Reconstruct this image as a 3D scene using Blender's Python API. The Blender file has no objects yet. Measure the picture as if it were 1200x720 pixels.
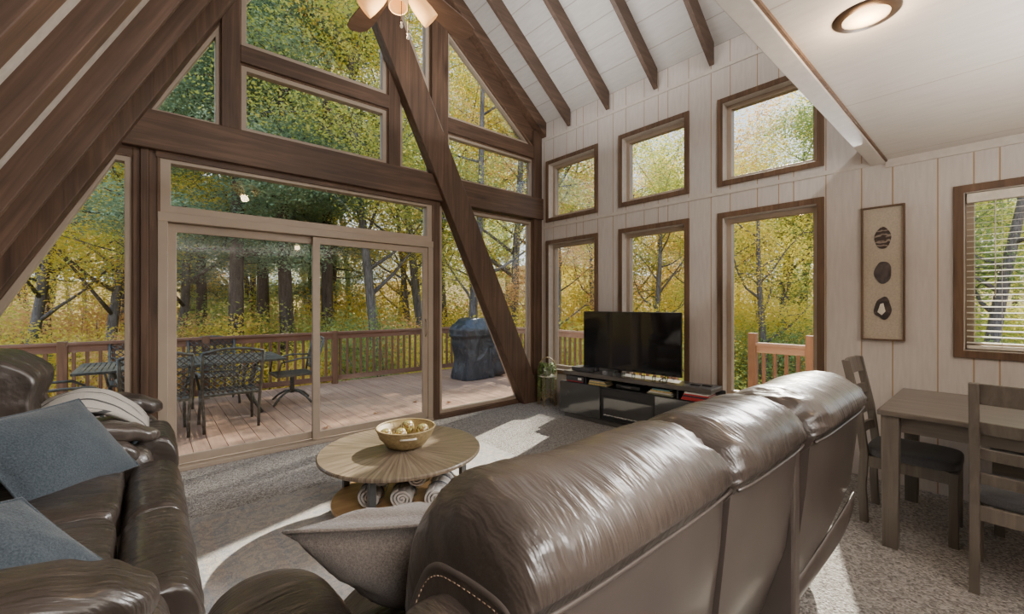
import bpy, bmesh, math, random
import numpy as np
from mathutils import Vector, Matrix, noise
R = math.radians
random.seed(7)
rng = np.random.default_rng(7)
scn = bpy.context.scene
COL = scn.collection

# ------------------------------------------------------------------ materials
def _nt(name):
    m = bpy.data.materials.new(name); m.use_nodes = True
    nt = m.node_tree; nt.nodes.clear()
    out = nt.nodes.new('ShaderNodeOutputMaterial')
    return m, nt, out
class NB:
    """small node helper"""
    def __init__(s, nt): s.nt = nt
    def n(s, t, **kw):
        nd = s.nt.nodes.new(t)
        for k, v in kw.items():
            if hasattr(nd, k): setattr(nd, k, v)
        return nd
    def l(s, a, b): s.nt.links.new(a, b)
    def coord(s, scale=(1, 1, 1), rot=(0, 0, 0), loc=(0, 0, 0), kind='Object'):
        tc = s.n('ShaderNodeTexCoord'); mp = s.n('ShaderNodeMapping')
        mp.inputs['Scale'].default_value = scale; mp.inputs['Rotation'].default_value = rot
        mp.inputs['Location'].default_value = loc
        s.l(tc.outputs[kind], mp.inputs['Vector']); return mp.outputs['Vector']
    def noise(s, vec, scale=5, detail=4, rough=.5, dist=0):
        t = s.n('ShaderNodeTexNoise'); t.inputs['Scale'].default_value = scale
        t.inputs['Detail'].default_value = detail; t.inputs['Roughness'].default_value = rough
        t.inputs['Distortion'].default_value = dist
        s.l(vec, t.inputs['Vector']); return t.outputs['Fac']
    def ramp(s, fac, stops, interp='LINEAR'):
        r = s.n('ShaderNodeValToRGB'); cr = r.color_ramp; cr.interpolation = interp
        while len(cr.elements) > len(stops): cr.elements.remove(cr.elements[-1])
        while len(cr.elements) < len(stops): cr.elements.new(.5)
        for e, (p, c) in zip(cr.elements, stops):
            e.position = p; e.color = (*c, 1) if len(c) == 3 else c
        s.l(fac, r.inputs['Fac']); return r.outputs['Color']
    def math(s, op, a, b=None, c=None):
        m = s.n('ShaderNodeMath', operation=op)
        for i, v in enumerate((a, b, c)):
            if v is None: continue
            if isinstance(v, (int, float)): m.inputs[i].default_value = v
            else: s.l(v, m.inputs[i])
        return m.outputs[0]
    def mix(s, fac, a, b, mode='MIX'):
        m = s.n('ShaderNodeMix'); m.data_type = 'RGBA'; m.blend_type = mode
        for i, v in ((0, fac), (6, a), (7, b)):
            if isinstance(v, (int, float)): m.inputs[i].default_value = v
            elif isinstance(v, tuple): m.inputs[i].default_value = (*v, 1)
            else: s.l(v, m.inputs[i])
        return m.outputs[2]
    def bump(s, h, strength=.3, dist=.01):
        b = s.n('ShaderNodeBump'); b.inputs['Strength'].default_value = strength
        b.inputs['Distance'].default_value = dist; s.l(h, b.inputs['Height']); return b.outputs['Normal']
    def bsdf(s, out, col, rough=.5, metal=0, normal=None, spec=.5, coat=0, coatr=.1, sheen=0):
        p = s.n('ShaderNodeBsdfPrincipled')
        if isinstance(col, tuple): p.inputs['Base Color'].default_value = (*col, 1)
        else: s.l(col, p.inputs['Base Color'])
        if isinstance(rough, (int, float)): p.inputs['Roughness'].default_value = rough
        else: s.l(rough, p.inputs['Roughness'])
        p.inputs['Metallic'].default_value = metal
        p.inputs['Specular IOR Level'].default_value = spec
        p.inputs['Coat Weight'].default_value = coat; p.inputs['Coat Roughness'].default_value = coatr
        p.inputs['Sheen Weight'].default_value = sheen
        if normal is not None: s.l(normal, p.inputs['Normal'])
        s.l(p.outputs[0], out.inputs['Surface']); return p
def plain(name, col, rough=.5, metal=0, spec=.5, var=.12, scale=20, coat=0, bump=.05):
    m, nt, out = _nt(name); b = NB(nt)
    v = b.coord(); f = b.noise(v, scale, 3)
    lo = tuple(c*(1-var) for c in col); hi = tuple(min(1, c*(1+var)) for c in col)
    c = b.ramp(f, [(.3, lo), (.7, hi)])
    b.bsdf(out, c, rough, metal, b.bump(f, bump, .003), spec, coat)
    return m
def wood(name, dark, light, axis='Z', scale=1., rough=.55, coat=0, spec=.4, knots=True, bump=.25, tilt=(0, 0, 0)):
    m, nt, out = _nt(name); b = NB(nt)
    st = {'X': (.7, 14, 14), 'Y': (14, .7, 14), 'Z': (14, 14, .7)}[axis]
    v0 = b.coord((1, 1, 1), tilt); mp = b.n('ShaderNodeMapping'); mp.inputs['Scale'].default_value = tuple(k*scale for k in st)
    b.l(v0, mp.inputs['Vector']); v = mp.outputs['Vector']
    f = b.noise(v, 1.6, 6, .62, .8)
    v2 = b.coord((1.3*scale,)*3); g = b.noise(v2, 1.4, 3)
    mixf = b.math('ADD', b.math('MULTIPLY', f, .72), b.math('MULTIPLY', g, .34))
    c = b.ramp(mixf, [(.32, dark), (.55, tuple((a+c_)/2 for a, c_ in zip(dark, light))), (.74, light)])
    if knots:
        vk = b.coord(tuple(k for k in {'X': (.5, 2.2, 2.2), 'Y': (2.2, .5, 2.2), 'Z': (2.2, 2.2, .5)}[axis]))
        vo = b.n('ShaderNodeTexVoronoi'); vo.inputs['Scale'].default_value = 1.6; b.l(vk, vo.inputs['Vector'])
        kf = b.ramp(vo.outputs['Distance'], [(0, (.25, .25, .25)), (.1, (.75, .75, .75)), (.16, (1, 1, 1))])
        c = b.mix(1.0, c, kf, 'MULTIPLY')
    b.bsdf(out, c, rough, 0, b.bump(f, bump, .004), spec, coat, .15)
    return m
def painted_boards(name, col, groove, axis, period, cuts, along=None):
    """boards with thin grooves at the offsets cuts (0..period) measured on one object axis"""
    m, nt, out = _nt(name); b = NB(nt)
    tc = b.n('ShaderNodeTexCoord'); sx = b.n('ShaderNodeSeparateXYZ'); b.l(tc.outputs['Object'], sx.inputs[0])
    q = sx.outputs['XYZ'.index(axis)]
    fr = b.math('FRACT', b.math('DIVIDE', q, period))
    tot = None
    for cpos in cuts:
        d = b.math('ABSOLUTE', b.math('SUBTRACT', fr, cpos/period))
        g = b.math('LESS_THAN', d, .0042/period)
        tot = g if tot is None else b.math('MAXIMUM', tot, g)
    st = {'X': (9, 1, 1), 'Y': (1, 9, 1), 'Z': (1, 1, 9)}[along or axis]
    v = b.coord(st); f = b.noise(v, 5, 5, .6)
    v2 = b.coord((.9, .9, .9)); g2 = b.noise(v2, 1.2, 3)
    base = b.ramp(f, [(.25, tuple(c*.86 for c in col)), (.6, col), (.8, tuple(min(1, c*1.06) for c in col))])
    base = b.mix(b.math('MULTIPLY', g2, .35), base, tuple(c*.8 for c in col))
    c = b.mix(tot, base, groove)
    h = b.math('SUBTRACT', b.math('MULTIPLY', f, .25), tot)
    b.bsdf(out, c, .6, 0, b.bump(h, .35, .004), .35)
    return m
def leather(name, ws=(2.2, 2.2, 5)):
    m, nt, out = _nt(name); b = NB(nt)
    v = b.coord(); g = b.noise(v, 2.5, 4, .55); fine = b.noise(v, 220, 2)
    vo = b.n('ShaderNodeTexVoronoi'); vo.inputs['Scale'].default_value = 170; b.l(v, vo.inputs['Vector'])
    vs = b.coord(ws, (.25, .2, .3)); wr = b.noise(vs, 2.6, 4, .55, .5); wr2 = b.noise(vs, 7, 3, .5, .3)
    c = b.ramp(g, [(.3, (.030, .0225, .018)), (.7, (.080, .060, .049))])
    h = b.math('ADD', b.math('MULTIPLY_ADD', wr2, .42, wr), b.math('MULTIPLY', vo.outputs['Distance'], .012))
    r = b.math('ADD', b.math('MULTIPLY', fine, .14), b.math('MULTIPLY_ADD', g, .14, .22))
    b.bsdf(out, c, r, 0, b.bump(h, .62, .035), .8, .4, .22)
    return m
def fabric(name, c1, c2, scale=180, bump=.5, rough=.95, sheen=.3, spec=.2):
    m, nt, out = _nt(name); b = NB(nt)
    v = b.coord(); f = b.noise(v, scale, 3, .7); g = b.noise(v, 4, 3)
    k = b.math('ADD', b.math('MULTIPLY', f, .8), b.math('MULTIPLY', g, .2))
    c = b.ramp(k, [(.35, c1), (.65, c2)])
    b.bsdf(out, c, rough, 0, b.bump(f, bump, .004), spec, 0, .1, sheen)
    return m
def carpet_mat():
    m, nt, out = _nt('carpet'); b = NB(nt)
    v = b.coord(); vo = b.n('ShaderNodeTexVoronoi'); vo.inputs['Scale'].default_value = 85; b.l(v, vo.inputs['Vector'])
    f = b.noise(v, 70, 3, .7); g = b.noise(v, 1.5, 3)
    sep = b.n('ShaderNodeSeparateColor'); b.l(vo.outputs['Color'], sep.inputs[0])
    k = b.math('ADD', b.math('MULTIPLY', f, .6), b.math('MULTIPLY', sep.outputs[0], .4))
    c = b.ramp(k, [(.25, (.18, .165, .155)), (.45, (.38, .355, .335)), (.7, (.62, .59, .565))])
    c = b.mix(b.math('MULTIPLY', g, .3), c, (.30, .28, .265))
    h = b.math('SUBTRACT', f, vo.outputs['Distance'])
    b.bsdf(out, c, .95, 0, b.bump(h, .9, .012), .15)
    return m
def rug_mat(x0, x1, y0, y1):
    m, nt, out = _nt('faded_rug'); b = NB(nt)
    tc = b.n('ShaderNodeTexCoord'); sx = b.n('ShaderNodeSeparateXYZ'); b.l(tc.outputs['Object'], sx.inputs[0])
    hx, hy = (x1-x0)/2, (y1-y0)/2
    ax = b.math('SUBTRACT', hx, b.math('ABSOLUTE', sx.outputs[0]))
    ay = b.math('SUBTRACT', hy, b.math('ABSOLUTE', sx.outputs[1]))
    edge = b.math('MINIMUM', ax, ay)
    v = b.coord(); dis = b.noise(v, 9, 4)
    edge2 = b.math('ADD', edge, b.math('MULTIPLY_ADD', dis, .05, -.025))
    band = b.ramp(edge2, [(0, (.46, .44, .41)), (.05, (.36, .385, .42)), (.08, (.56, .47, .40)), (.15, (.40, .42, .45)),
                          (.22, (.60, .56, .50)), (.36, (.60, .51, .44)), (.42, (.42, .44, .47)), (.46, (.56, .52, .47))], 'CONSTANT')
    vo = b.n('ShaderNodeTexVoronoi'); vo.inputs['Scale'].default_value = 9; b.l(v, vo.inputs['Vector'])
    dis2 = b.noise(v, 16, 5, .7)
    w = b.math('SINE', b.math('MULTIPLY', b.math('ADD', vo.outputs['Distance'], b.math('MULTIPLY_ADD', dis2, .8, dis)), 15))
    pat = b.ramp(w, [(0, (.25, .28, .34)), (.35, (.50, .48, .44)), (.55, (.56, .40, .31)), (.8, (.64, .58, .48)), (1, (.42, .44, .46))])
    n2 = b.noise(v, 14, 5, .7)
    c = b.mix(.6, band, pat)
    c = b.mix(b.ramp(n2, [(.4, (0, 0, 0)), (.7, (.6, .6, .6))]), c, (.54, .51, .475))
    f = b.noise(v, 130, 2)
    c = b.mix(.25, c, b.ramp(f, [(.3, (.15, .13, .12)), (.7, (.75, .7, .65))]))
    b.bsdf(out, c, .95, 0, b.bump(f, .6, .006), .15)
    return m
def glass_mat():
    m, nt, out = _nt('window_glass'); b = NB(nt)
    t = b.n('ShaderNodeBsdfTransparent'); t.inputs[0].default_value = (.95, .97, .96, 1)
    g = b.n('ShaderNodeBsdfGlossy'); g.inputs['Roughness'].default_value = .02
    fr = b.n('ShaderNodeFresnel'); fr.inputs[0].default_value = 1.4
    mx = b.n('ShaderNodeMixShader'); b.l(b.math('MULTIPLY', fr.outputs[0], .8), mx.inputs[0])
    b.l(t.outputs[0], mx.inputs[1]); b.l(g.outputs[0], mx.inputs[2]); b.l(mx.outputs[0], out.inputs['Surface'])
    return m
def leaf_mat(name, stops, trans=.45):
    m, nt, out = _nt(name); b = NB(nt)
    at = b.n('ShaderNodeAttribute'); at.attribute_name = 'rnd'
    oi = b.n('ShaderNodeObjectInfo')
    k = b.math('ADD', b.math('MULTIPLY', at.outputs['Fac'], .75), b.math('MULTIPLY', oi.outputs['Random'], .25))
    c = b.ramp(k, stops)
    d = b.n('ShaderNodeBsdfDiffuse'); tr = b.n('ShaderNodeBsdfTranslucent')
    b.l(c, d.inputs[0]); b.l(c, tr.inputs[0])
    mx = b.n('ShaderNodeMixShader'); mx.inputs[0].default_value = trans
    b.l(d.outputs[0], mx.inputs[1]); b.l(tr.outputs[0], mx.inputs[2]); b.l(mx.outputs[0], out.inputs['Surface'])
    return m
def emis(name, col, st, mixc=None):
    m, nt, out = _nt(name); b = NB(nt)
    v = b.coord(); f = b.noise(v, 12, 2)
    e = b.n('ShaderNodeEmission'); b.l(b.ramp(f, [(.3, tuple(c*.85 for c in col)), (.7, col)]), e.inputs[0]); e.inputs[1].default_value = st
    d = b.n('ShaderNodeBsdfDiffuse'); d.inputs[0].default_value = (.5, .36, .20, 1)
    a = b.n('ShaderNodeAddShader'); b.l(e.outputs[0], a.inputs[0]); b.l(d.outputs[0], a.inputs[1]); b.l(a.outputs[0], out.inputs['Surface'])
    return m

M = {}
DK, LT = (.045, .026, .017), (.175, .100, .062)
M['beamX'] = wood('beam_wood_x', DK, LT, 'X')
M['beamZ'] = wood('beam_wood_z', DK, LT, 'Z')
M['beamY'] = wood('beam_wood_y', DK, LT, 'Y')
M['rafterL'] = wood('rafter_wood', (.050, .029, .020), (.175, .102, .068), 'Z', tilt=(0, R(-27), 0), bump=.1)
M['rafterR'] = wood('rafter_wood_grey', (.060, .036, .026), (.15, .095, .068), 'X')
M['casing'] = wood('casing_wood', (.075, .042, .024), (.23, .135, .078), 'Z')
M['tan'] = plain('tan_vinyl', (.40, .315, .24), .45, var=.08, scale=3)
M['jamb'] = plain('white_jamb', (.62, .56, .50), .5, var=.06)
WALLC = (.66, .60, .555)
M['wall'] = painted_boards('white_wall_boards', WALLC, (.42, .28, .16), 'Y', 1.22, (.0101, .13, .31, .56, .75, .99), 'Y')
M['wallx'] = painted_boards('white_wall_boards_x', WALLC, (.42, .28, .16), 'X', 1.22, (.01, .13, .31, .56, .75, .99), 'X')
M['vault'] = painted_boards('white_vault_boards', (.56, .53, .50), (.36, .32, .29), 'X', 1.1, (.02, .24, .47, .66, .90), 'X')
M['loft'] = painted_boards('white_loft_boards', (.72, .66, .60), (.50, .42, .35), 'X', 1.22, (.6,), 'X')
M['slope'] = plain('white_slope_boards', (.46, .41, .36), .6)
M['carpet'] = carpet_mat()
M['leather'] = leather('brown_leather', (.9, 6, .9)); M['leatherX'] = leather('brown_leather_folds', (6, 1.0, 1.0))
M['leatherflat'] = plain('smooth_brown_leather', (.085, .068, .059), .34, spec=.7, var=.15, scale=5, coat=.2)
M['stitch'] = plain('stitch_thread', (.35, .24, .16), .7)
M['glass'] = glass_mat()
M['bluepillow'] = fabric('blue_grey_pillow', (.034, .045, .057), (.090, .112, .132), 150, .7)
M['brownpillow'] = fabric('taupe_pillow', (.085, .068, .056), (.20, .165, .14), 190, .8)
M['greyseat'] = fabric('grey_seat_fabric', (.05, .05, .055), (.12, .12, .13), 260, .4)
M['grey_wood'] = wood('grey_brown_wood', (.100, .085, .070), (.225, .195, .165), 'Z', 1.2, .45, .15, knots=False, bump=.1)
M['grey_woodY'] = wood('grey_brown_wood_y', (.100, .085, .070), (.225, .195, .165), 'Y', 1.2, .33, .3, knots=False, bump=.08)
M['tabletop'] = None
M['tablemetal'] = plain('grey_metal', (.12, .125, .13), .4, .6)
M['cream'] = plain('cream', (.75, .70, .60), .8)
M['gloss'] = plain('glossy_dark_lacquer', (.045, .045, .043), .07, spec=.9, var=.1, scale=4, coat=.8, bump=0)
M['darkash'] = wood('dark_ash', (.07, .062, .055), (.17, .155, .14), 'Y', 1.2, .3, .3, knots=False, bump=.08)
M['blackgloss'] = plain('black_glass', (.008, .008, .009), .06, spec=.9, var=.1, bump=0)
M['black'] = plain('black_plastic', (.018, .018, .02), .35)
M['darkgrey'] = plain('dark_grey', (.06, .06, .065), .4)
M['deckX'] = wood('deck_wood_x', (.16, .075, .045), (.36, .19, .12), 'X', 1, .75, knots=False)
M['deckZ'] = wood('deck_wood_z', (.13, .065, .035), (.34, .17, .09), 'Z', 1, .75, knots=False)
M['deckY'] = wood('deck_wood_y', (.27, .145, .09), (.56, .34, .22), 'Y', 1, .75, knots=False)
M['patio'] = plain('weathered_cast_metal', (.105, .10, .085), .45, .4, var=.4, scale=30)
M['cover'] = None
M['wicker'] = plain('rattan', (.36, .27, .13), .55, var=.25, scale=60)
M['pot'] = plain('grey_green_pot', (.36, .37, .30), .7)
M['leafplant'] = plain('houseplant_leaf', (.20, .29, .08), .5, var=.4, scale=30)
M['fanwood'] = wood('fan_blade_wood', (.09, .055, .040), (.20, .13, .10), 'X', 1.5, .5, knots=False, bump=.05)
M['bronze'] = plain('bronze', (.10, .065, .045), .35, .8)
M['shade'] = emis('warm_glass_shade', (1.0, .42, .11), .75)
M['lens'] = emis('warm_lens', (1.0, .70, .38), 2.2)
M['white'] = plain('white_plastic', (.78, .76, .72), .4, var=.04)
M['paper'] = plain('paper', (.70, .67, .60), .8, var=.15, scale=150)
M['red'] = plain('red_cover', (.45, .03, .035), .45)
M['teal'] = plain('teal_cover', (.12, .26, .28), .45)
M['yellow'] = plain('yellow_cover', (.62, .46, .16), .5, var=.3, scale=60)
M['olive'] = plain('olive_cover', (.22, .23, .14), .5)
M['whitecover'] = plain('white_cover', (.65, .63, .60), .45)
M['navy'] = plain('black_cover', (.03, .03, .045), .3)
M['greycover'] = plain('grey_cover', (.20, .20, .21), .4)
M['bark'] = None

def bark(name, c1, c2):
    m, nt, out = _nt(name); b = NB(nt)
    v = b.coord((9, 9, 1.4)); f = b.noise(v, 2.2, 6, .7, 1.2)
    b.bsdf(out, b.ramp(f, [(.3, c1), (.7, c2)]), .9, 0, b.bump(f, .8, .03), .2)
    return m
M['bark'] = bark('grey_bark', (.06, .052, .050), (.26, .24, .25))
M['barkdark'] = bark('brown_bark', (.045, .033, .028), (.17, .13, .115))

def table_mat():
    m, nt, out = _nt('sunburst_wood'); b = NB(nt)
    tc = b.n('ShaderNodeTexCoord'); sx = b.n('ShaderNodeSeparateXYZ'); b.l(tc.outputs['Object'], sx.inputs[0])
    ang = b.math('ARCTAN2', sx.outputs[1], sx.outputs[0])
    rad = b.math('SQRT', b.math('ADD', b.math('POWER', sx.outputs[0], 2), b.math('POWER', sx.outputs[1], 2)))
    cm = b.n('ShaderNodeCombineXYZ'); b.l(b.math('MULTIPLY', ang, 26), cm.inputs[0]); b.l(b.math('MULTIPLY', rad, 2.2), cm.inputs[1])
    f = b.noise(cm.outputs[0], 1.0, 5, .65, .5)
    seg = b.math('FRACT', b.math('MULTIPLY', ang, 16/math.tau))
    line = b.math('LESS_THAN', seg, .012)
    c = b.ramp(f, [(.3, (.075, .055, .038)), (.5, (.19, .145, .10)), (.72, (.33, .265, .19))])
    c = b.mix(b.math('MULTIPLY', line, .5), c, (.1, .06, .03))
    b.bsdf(out, c, .32, 0, b.bump(f, .15, .003), .5, .35, .2); return m
M['tabletop'] = table_mat()
M['shelfwood'] = wood('shelf_wood', (.36, .19, .08), (.62, .38, .18), 'X', 1, .4, .2, knots=False, bump=.05)
def cover_mat():
    m, nt, out = _nt('black_grill_cover'); b = NB(nt)
    v = b.coord((1, 1, .6)); f = b.noise(v, 6, 4, .5, 1.2)
    b.bsdf(out, b.ramp(f, [(.3, (.018, .022, .028)), (.7, (.055, .062, .075))]), .35, 0, b.bump(f, .8, .05), .6); return m
M['cover'] = cover_mat()
def stripe_mat(name, base, dark, axis, period, w, scale=160):
    m, nt, out = _nt(name); b = NB(nt)
    tc = b.n('ShaderNodeTexCoord'); sx = b.n('ShaderNodeSeparateXYZ'); b.l(tc.outputs['Object'], sx.inputs[0])
    q = sx.outputs['XYZ'.index(axis)]
    fr = b.math('FRACT', b.math('DIVIDE', b.math('ADD', q, 10), period))
    s1 = b.math('LESS_THAN', fr, w); v = b.coord(); f = b.noise(v, scale, 2, .7)
    c = b.mix(s1, b.ramp(f, [(.3, tuple(k*.8 for k in base)), (.7, base)]), dark)
    b.bsdf(out, c, .95, 0, b.bump(f, .8, .006), .15, sheen=.2); return m
M['throw'] = stripe_mat('striped_throw', (.62, .58, .52), (.10, .10, .10), 'Y', .052, .14)
M['towel'] = stripe_mat('striped_towel', (.78, .73, .70), (.035, .045, .075), 'Z', .3, .0)

def agate_mat(i):
    m, nt, out = _nt('agate_slice'); b = NB(nt)
    v = b.coord((1, 1, 1)); g = b.noise(v, 14, 3, .5, .6)
    if i == 0:
        tc = b.n('ShaderNodeTexCoord'); sx = b.n('ShaderNodeSeparateXYZ'); b.l(tc.outputs['Object'], sx.inputs[0])
        w = b.math('SINE', b.math('ADD', b.math('MULTIPLY', sx.outputs[2], 160), b.math('MULTIPLY', g, 14)))
        c = b.ramp(w, [(0, (.05, .035, .03)), (.6, (.15, .11, .09)), (1, (.33, .26, .22))])
    elif i == 1:
        c = b.ramp(g, [(.3, (.03, .025, .028)), (.7, (.13, .105, .105))])
    else:
        c = b.ramp(g, [(.3, (.02, .018, .02)), (.62, (.08, .06, .055)), (.75, (.3, .25, .2))])
    b.bsdf(out, c, .25, spec=.6); return m
def ball_mat():
    m, nt, out = _nt('speckled_ball'); b = NB(nt)
    v = b.coord(); vo = b.n('ShaderNodeTexVoronoi'); vo.inputs['Scale'].default_value = 55; b.l(v, vo.inputs['Vector'])
    g = b.noise(v, 75, 3)
    c = b.ramp(g, [(.38, (.10, .035, .01)), (.47, (.34, .20, .03)), (.53, (.30, .32, .10)), (.62, (.52, .47, .25))])
    b.bsdf(out, c, .35, 0, b.bump(vo.outputs['Distance'], .5, .006), .5, .4); return m
M['ball'] = ball_mat()

# ------------------------------------------------------------------ mesh helpers
class MB:
    def __init__(s): s.v = []; s.f = []; s.sm = []
    def add(s, vs, fs, smooth=False):
        o = len(s.v); s.v += [tuple(v) for v in vs]; s.f += [tuple(i+o for i in f) for f in fs]; s.sm += [smooth]*len(fs); return s
    def box(s, x0, x1, y0, y1, z0, z1):
        x0, x1 = sorted((x0, x1)); y0, y1 = sorted((y0, y1)); z0, z1 = sorted((z0, z1))
        return s.add([(x0,y0,z0),(x1,y0,z0),(x1,y1,z0),(x0,y1,z0),(x0,y0,z1),(x1,y0,z1),(x1,y1,z1),(x0,y1,z1)],
                     [(0,3,2,1),(4,5,6,7),(0,1,5,4),(1,2,6,5),(2,3,7,6),(3,0,4,7)])
    def bar(s, p0, p1, w, h, up=(0,0,1)):
        p0, p1 = Vector(p0), Vector(p1); d = (p1-p0).normalized(); upv = Vector(up)
        if abs(d.dot(upv)) > .98: upv = Vector((0,1,0))
        a = d.cross(upv).normalized(); b = a.cross(d).normalized()
        vs = []
        for p in (p0, p1):
            for i, j in ((-1,-1),(1,-1),(1,1),(-1,1)): vs.append(p+a*i*w/2+b*j*h/2)
        return s.add(vs, [(3,2,1,0),(4,5,6,7),(0,1,5,4),(1,2,6,5),(2,3,7,6),(3,0,4,7)])
    def tube(s, pts, r, n=10, closed=False, smooth=True):
        pts = [Vector(p) for p in pts]; N = len(pts); rs = r if isinstance(r, (list, tuple)) else [r]*N
        vs = []; prev = None
        for i, p in enumerate(pts):
            if closed: d = pts[(i+1) % N]-pts[i-1]
            else: d = pts[min(i+1, N-1)]-pts[max(i-1, 0)]
            d.normalize()
            if prev is None:
                a = d.cross(Vector((0,0,1)) if abs(d.z) < .9 else Vector((1,0,0))).normalized()
            else:
                a = (prev-d*prev.dot(d)); a = a.normalized() if a.length > 1e-6 else prev
            prev = a; b = d.cross(a)
            for k in range(n):
                t = math.tau*k/n; vs.append(p+(a*math.cos(t)+b*math.sin(t))*rs[i])
        fs = []; L = N if closed else N-1
        for i in range(L):
            for k in range(n):
                a0 = i*n+k; a1 = i*n+(k+1) % n; b0 = ((i+1) % N)*n+k; b1 = ((i+1) % N)*n+(k+1) % n
                fs.append((a0, a1, b1, b0))
        if not closed:
            fs.append(tuple(range(n-1, -1, -1))); fs.append(tuple((N-1)*n+k for k in range(n)))
        return s.add(vs, fs, smooth)
    def cyl(s, p0, p1, r, n=20, r1=None): return s.tube([p0, p1], [r, r if r1 is None else r1], n)
    def lathe(s, prof, c=(0,0,0), n=40, smooth=True):
        vs = []; N = len(prof)
        for r, z in prof:
            for k in range(n):
                t = math.tau*k/n; vs.append((c[0]+r*math.cos(t), c[1]+r*math.sin(t), c[2]+z))
        fs = [(i*n+k, i*n+(k+1) % n, (i+1)*n+(k+1) % n, (i+1)*n+k) for i in range(N-1) for k in range(n)]
        return s.add(vs, fs, smooth)
    def prism(s, poly, lo, hi, plane='xz'):
        """extrude a 2D polygon; plane xz extrudes on y, yz on x, xy on z"""
        def P(a, b, c): return {'xz': (a, c, b), 'yz': (c, a, b), 'xy': (a, b, c)}[plane]
        n = len(poly); vs = [P(a, b, lo) for a, b in poly]+[P(a, b, hi) for a, b in poly]
        fs = [tuple(range(n)), tuple(range(2*n-1, n-1, -1))]+[(i, i+n, (i+1) % n+n, (i+1) % n) for i in range(n)]
        return s.add(vs, fs)
    def ring(s, poly, w, lo, hi, plane='xz'):
        """mitred frame of width w inside polygon"""
        inner = inset(poly, w); n = len(poly)
        def P(a, b, c): return {'xz': (a, c, b), 'yz': (c, a, b), 'xy': (a, b, c)}[plane]
        vs = [P(a, b, lo) for a, b in poly]+[P(a, b, lo) for a, b in inner]+[P(a, b, hi) for a, b in poly]+[P(a, b, hi) for a, b in inner]
        fs = []
        for i in range(n):
            j = (i+1) % n
            fs += [(i, j, n+j, n+i), (2*n+i, 3*n+i, 3*n+j, 2*n+j), (i, 2*n+i, 2*n+j, j), (n+i, n+j, 3*n+j, 3*n+i)]
        return s.add(vs, fs)
    def sphere(s, c, r, n=16, m=10, sq=(1,1,1)):
        vs = [(c[0], c[1], c[2]-r*sq[2])]
        for i in range(1, m):
            ph = -math.pi/2+math.pi*i/m
            for k in range(n):
                t = math.tau*k/n; vs.append((c[0]+r*sq[0]*math.cos(ph)*math.cos(t), c[1]+r*sq[1]*math.cos(ph)*math.sin(t), c[2]+r*sq[2]*math.sin(ph)))
        vs.append((c[0], c[1], c[2]+r*sq[2])); L = len(vs)-1
        fs = [(0, 1+(k+1) % n, 1+k) for k in range(n)]
        for i in range(m-2):
            for k in range(n): fs.append((1+i*n+k, 1+i*n+(k+1) % n, 1+(i+1)*n+(k+1) % n, 1+(i+1)*n+k))
        fs += [(L, 1+(m-2)*n+k, 1+(m-2)*n+(k+1) % n) for k in range(n)]
        return s.add(vs, fs, True)
    def soft(s, c, h, n=5., res=14, rot=None, deform=None, wr=0, wscale=6, seed=0, bol=None):
        """rounded, puffy block; deform(u) maps unit coords"""
        rot = rot or Matrix.Identity(3); idx = {}; vs = []; fs = []
        hv = Vector(h)
        def vert(p):
            key = tuple(round(q, 5) for q in p)
            if key in idx: return idx[key]
            P = Vector(p)
            if bol is None:
                L = (abs(P.x)**n+abs(P.y)**n+abs(P.z)**n)**(1/n); P = P/L
            else:
                o1, o2 = [q for q in (0, 1, 2) if q != bol]; a_, b_ = p[o1], p[o2]; mm = max(abs(a_), abs(b_))
                L2 = max(1e-9, (abs(a_)**n+abs(b_)**n)**(1/n)); k_ = mm/L2*(1-.13*abs(p[bol])**9)
                P[o1] = a_*k_; P[o2] = b_*k_; P[bol] = p[bol]*(1-.02*mm**2)
            q = Vector((P.x*hv.x, P.y*hv.y, P.z*hv.z))
            if deform: q = Vector(deform(P, q))
            if wr:
                nn = Vector((P.x/hv.x, P.y/hv.y, P.z/hv.z)).normalized()
                w = noise.noise(Vector((q.x*wscale+seed*7.1, q.y*wscale, q.z*wscale)))+.5*noise.noise(Vector((q.x*wscale*2.3, q.y*wscale*2.3+seed, q.z*wscale*2.3)))
                q = q+nn*w*wr
            q = rot @ q + Vector(c)
            idx[key] = len(vs); vs.append(q); return idx[key]
        g = [-1+2*i/res for i in range(res+1)]
        g = [math.copysign(abs(t)**.85, t) for t in g]
        for ax in range(3):
            for sgn in (-1, 1):
                for i in range(res):
                    for j in range(res):
                        quad = []
                        for a, b in ((i,j),(i+1,j),(i+1,j+1),(i,j+1)):
                            p = [0,0,0]; p[ax] = sgn; p[(ax+1) % 3] = g[a]; p[(ax+2) % 3] = g[b]; quad.append(vert(p))
                        if sgn < 0: quad.reverse()
                        fs.append(tuple(quad))
        return s.add(vs, fs, True)
    def build(s, name, mat, parent=None, bevel=0, org=None, fixn=False, seg=2):
        me = bpy.data.meshes.new(name); 
        off = Vector((0,0,0))
        if parent is not None and 'org' in ORG.get(parent.name, {}): off = ORG[parent.name]['org']
        if parent is None:
            if org is None:
                xs = [v[0] for v in s.v]; ys = [v[1] for v in s.v]; zs = [v[2] for v in s.v]
                org = ((min(xs)+max(xs))/2, (min(ys)+max(ys))/2, min(zs))
            off = Vector(org)
        me.from_pydata([tuple(Vector(v)-off) for v in s.v], [], s.f)
        me.polygons.foreach_set('use_smooth', s.sm); me.materials.append(mat)
        bm = bmesh.new(); bm.from_mesh(me); bmesh.ops.recalc_face_normals(bm, faces=bm.faces); bm.to_mesh(me); bm.free()
        me.update()
        o = bpy.data.objects.new(name, me); COL.objects.link(o)
        if parent is None: o.location = off
        else: o.parent = parent
        ORG[o.name] = {'org': off if parent is None or True else Vector()}
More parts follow.
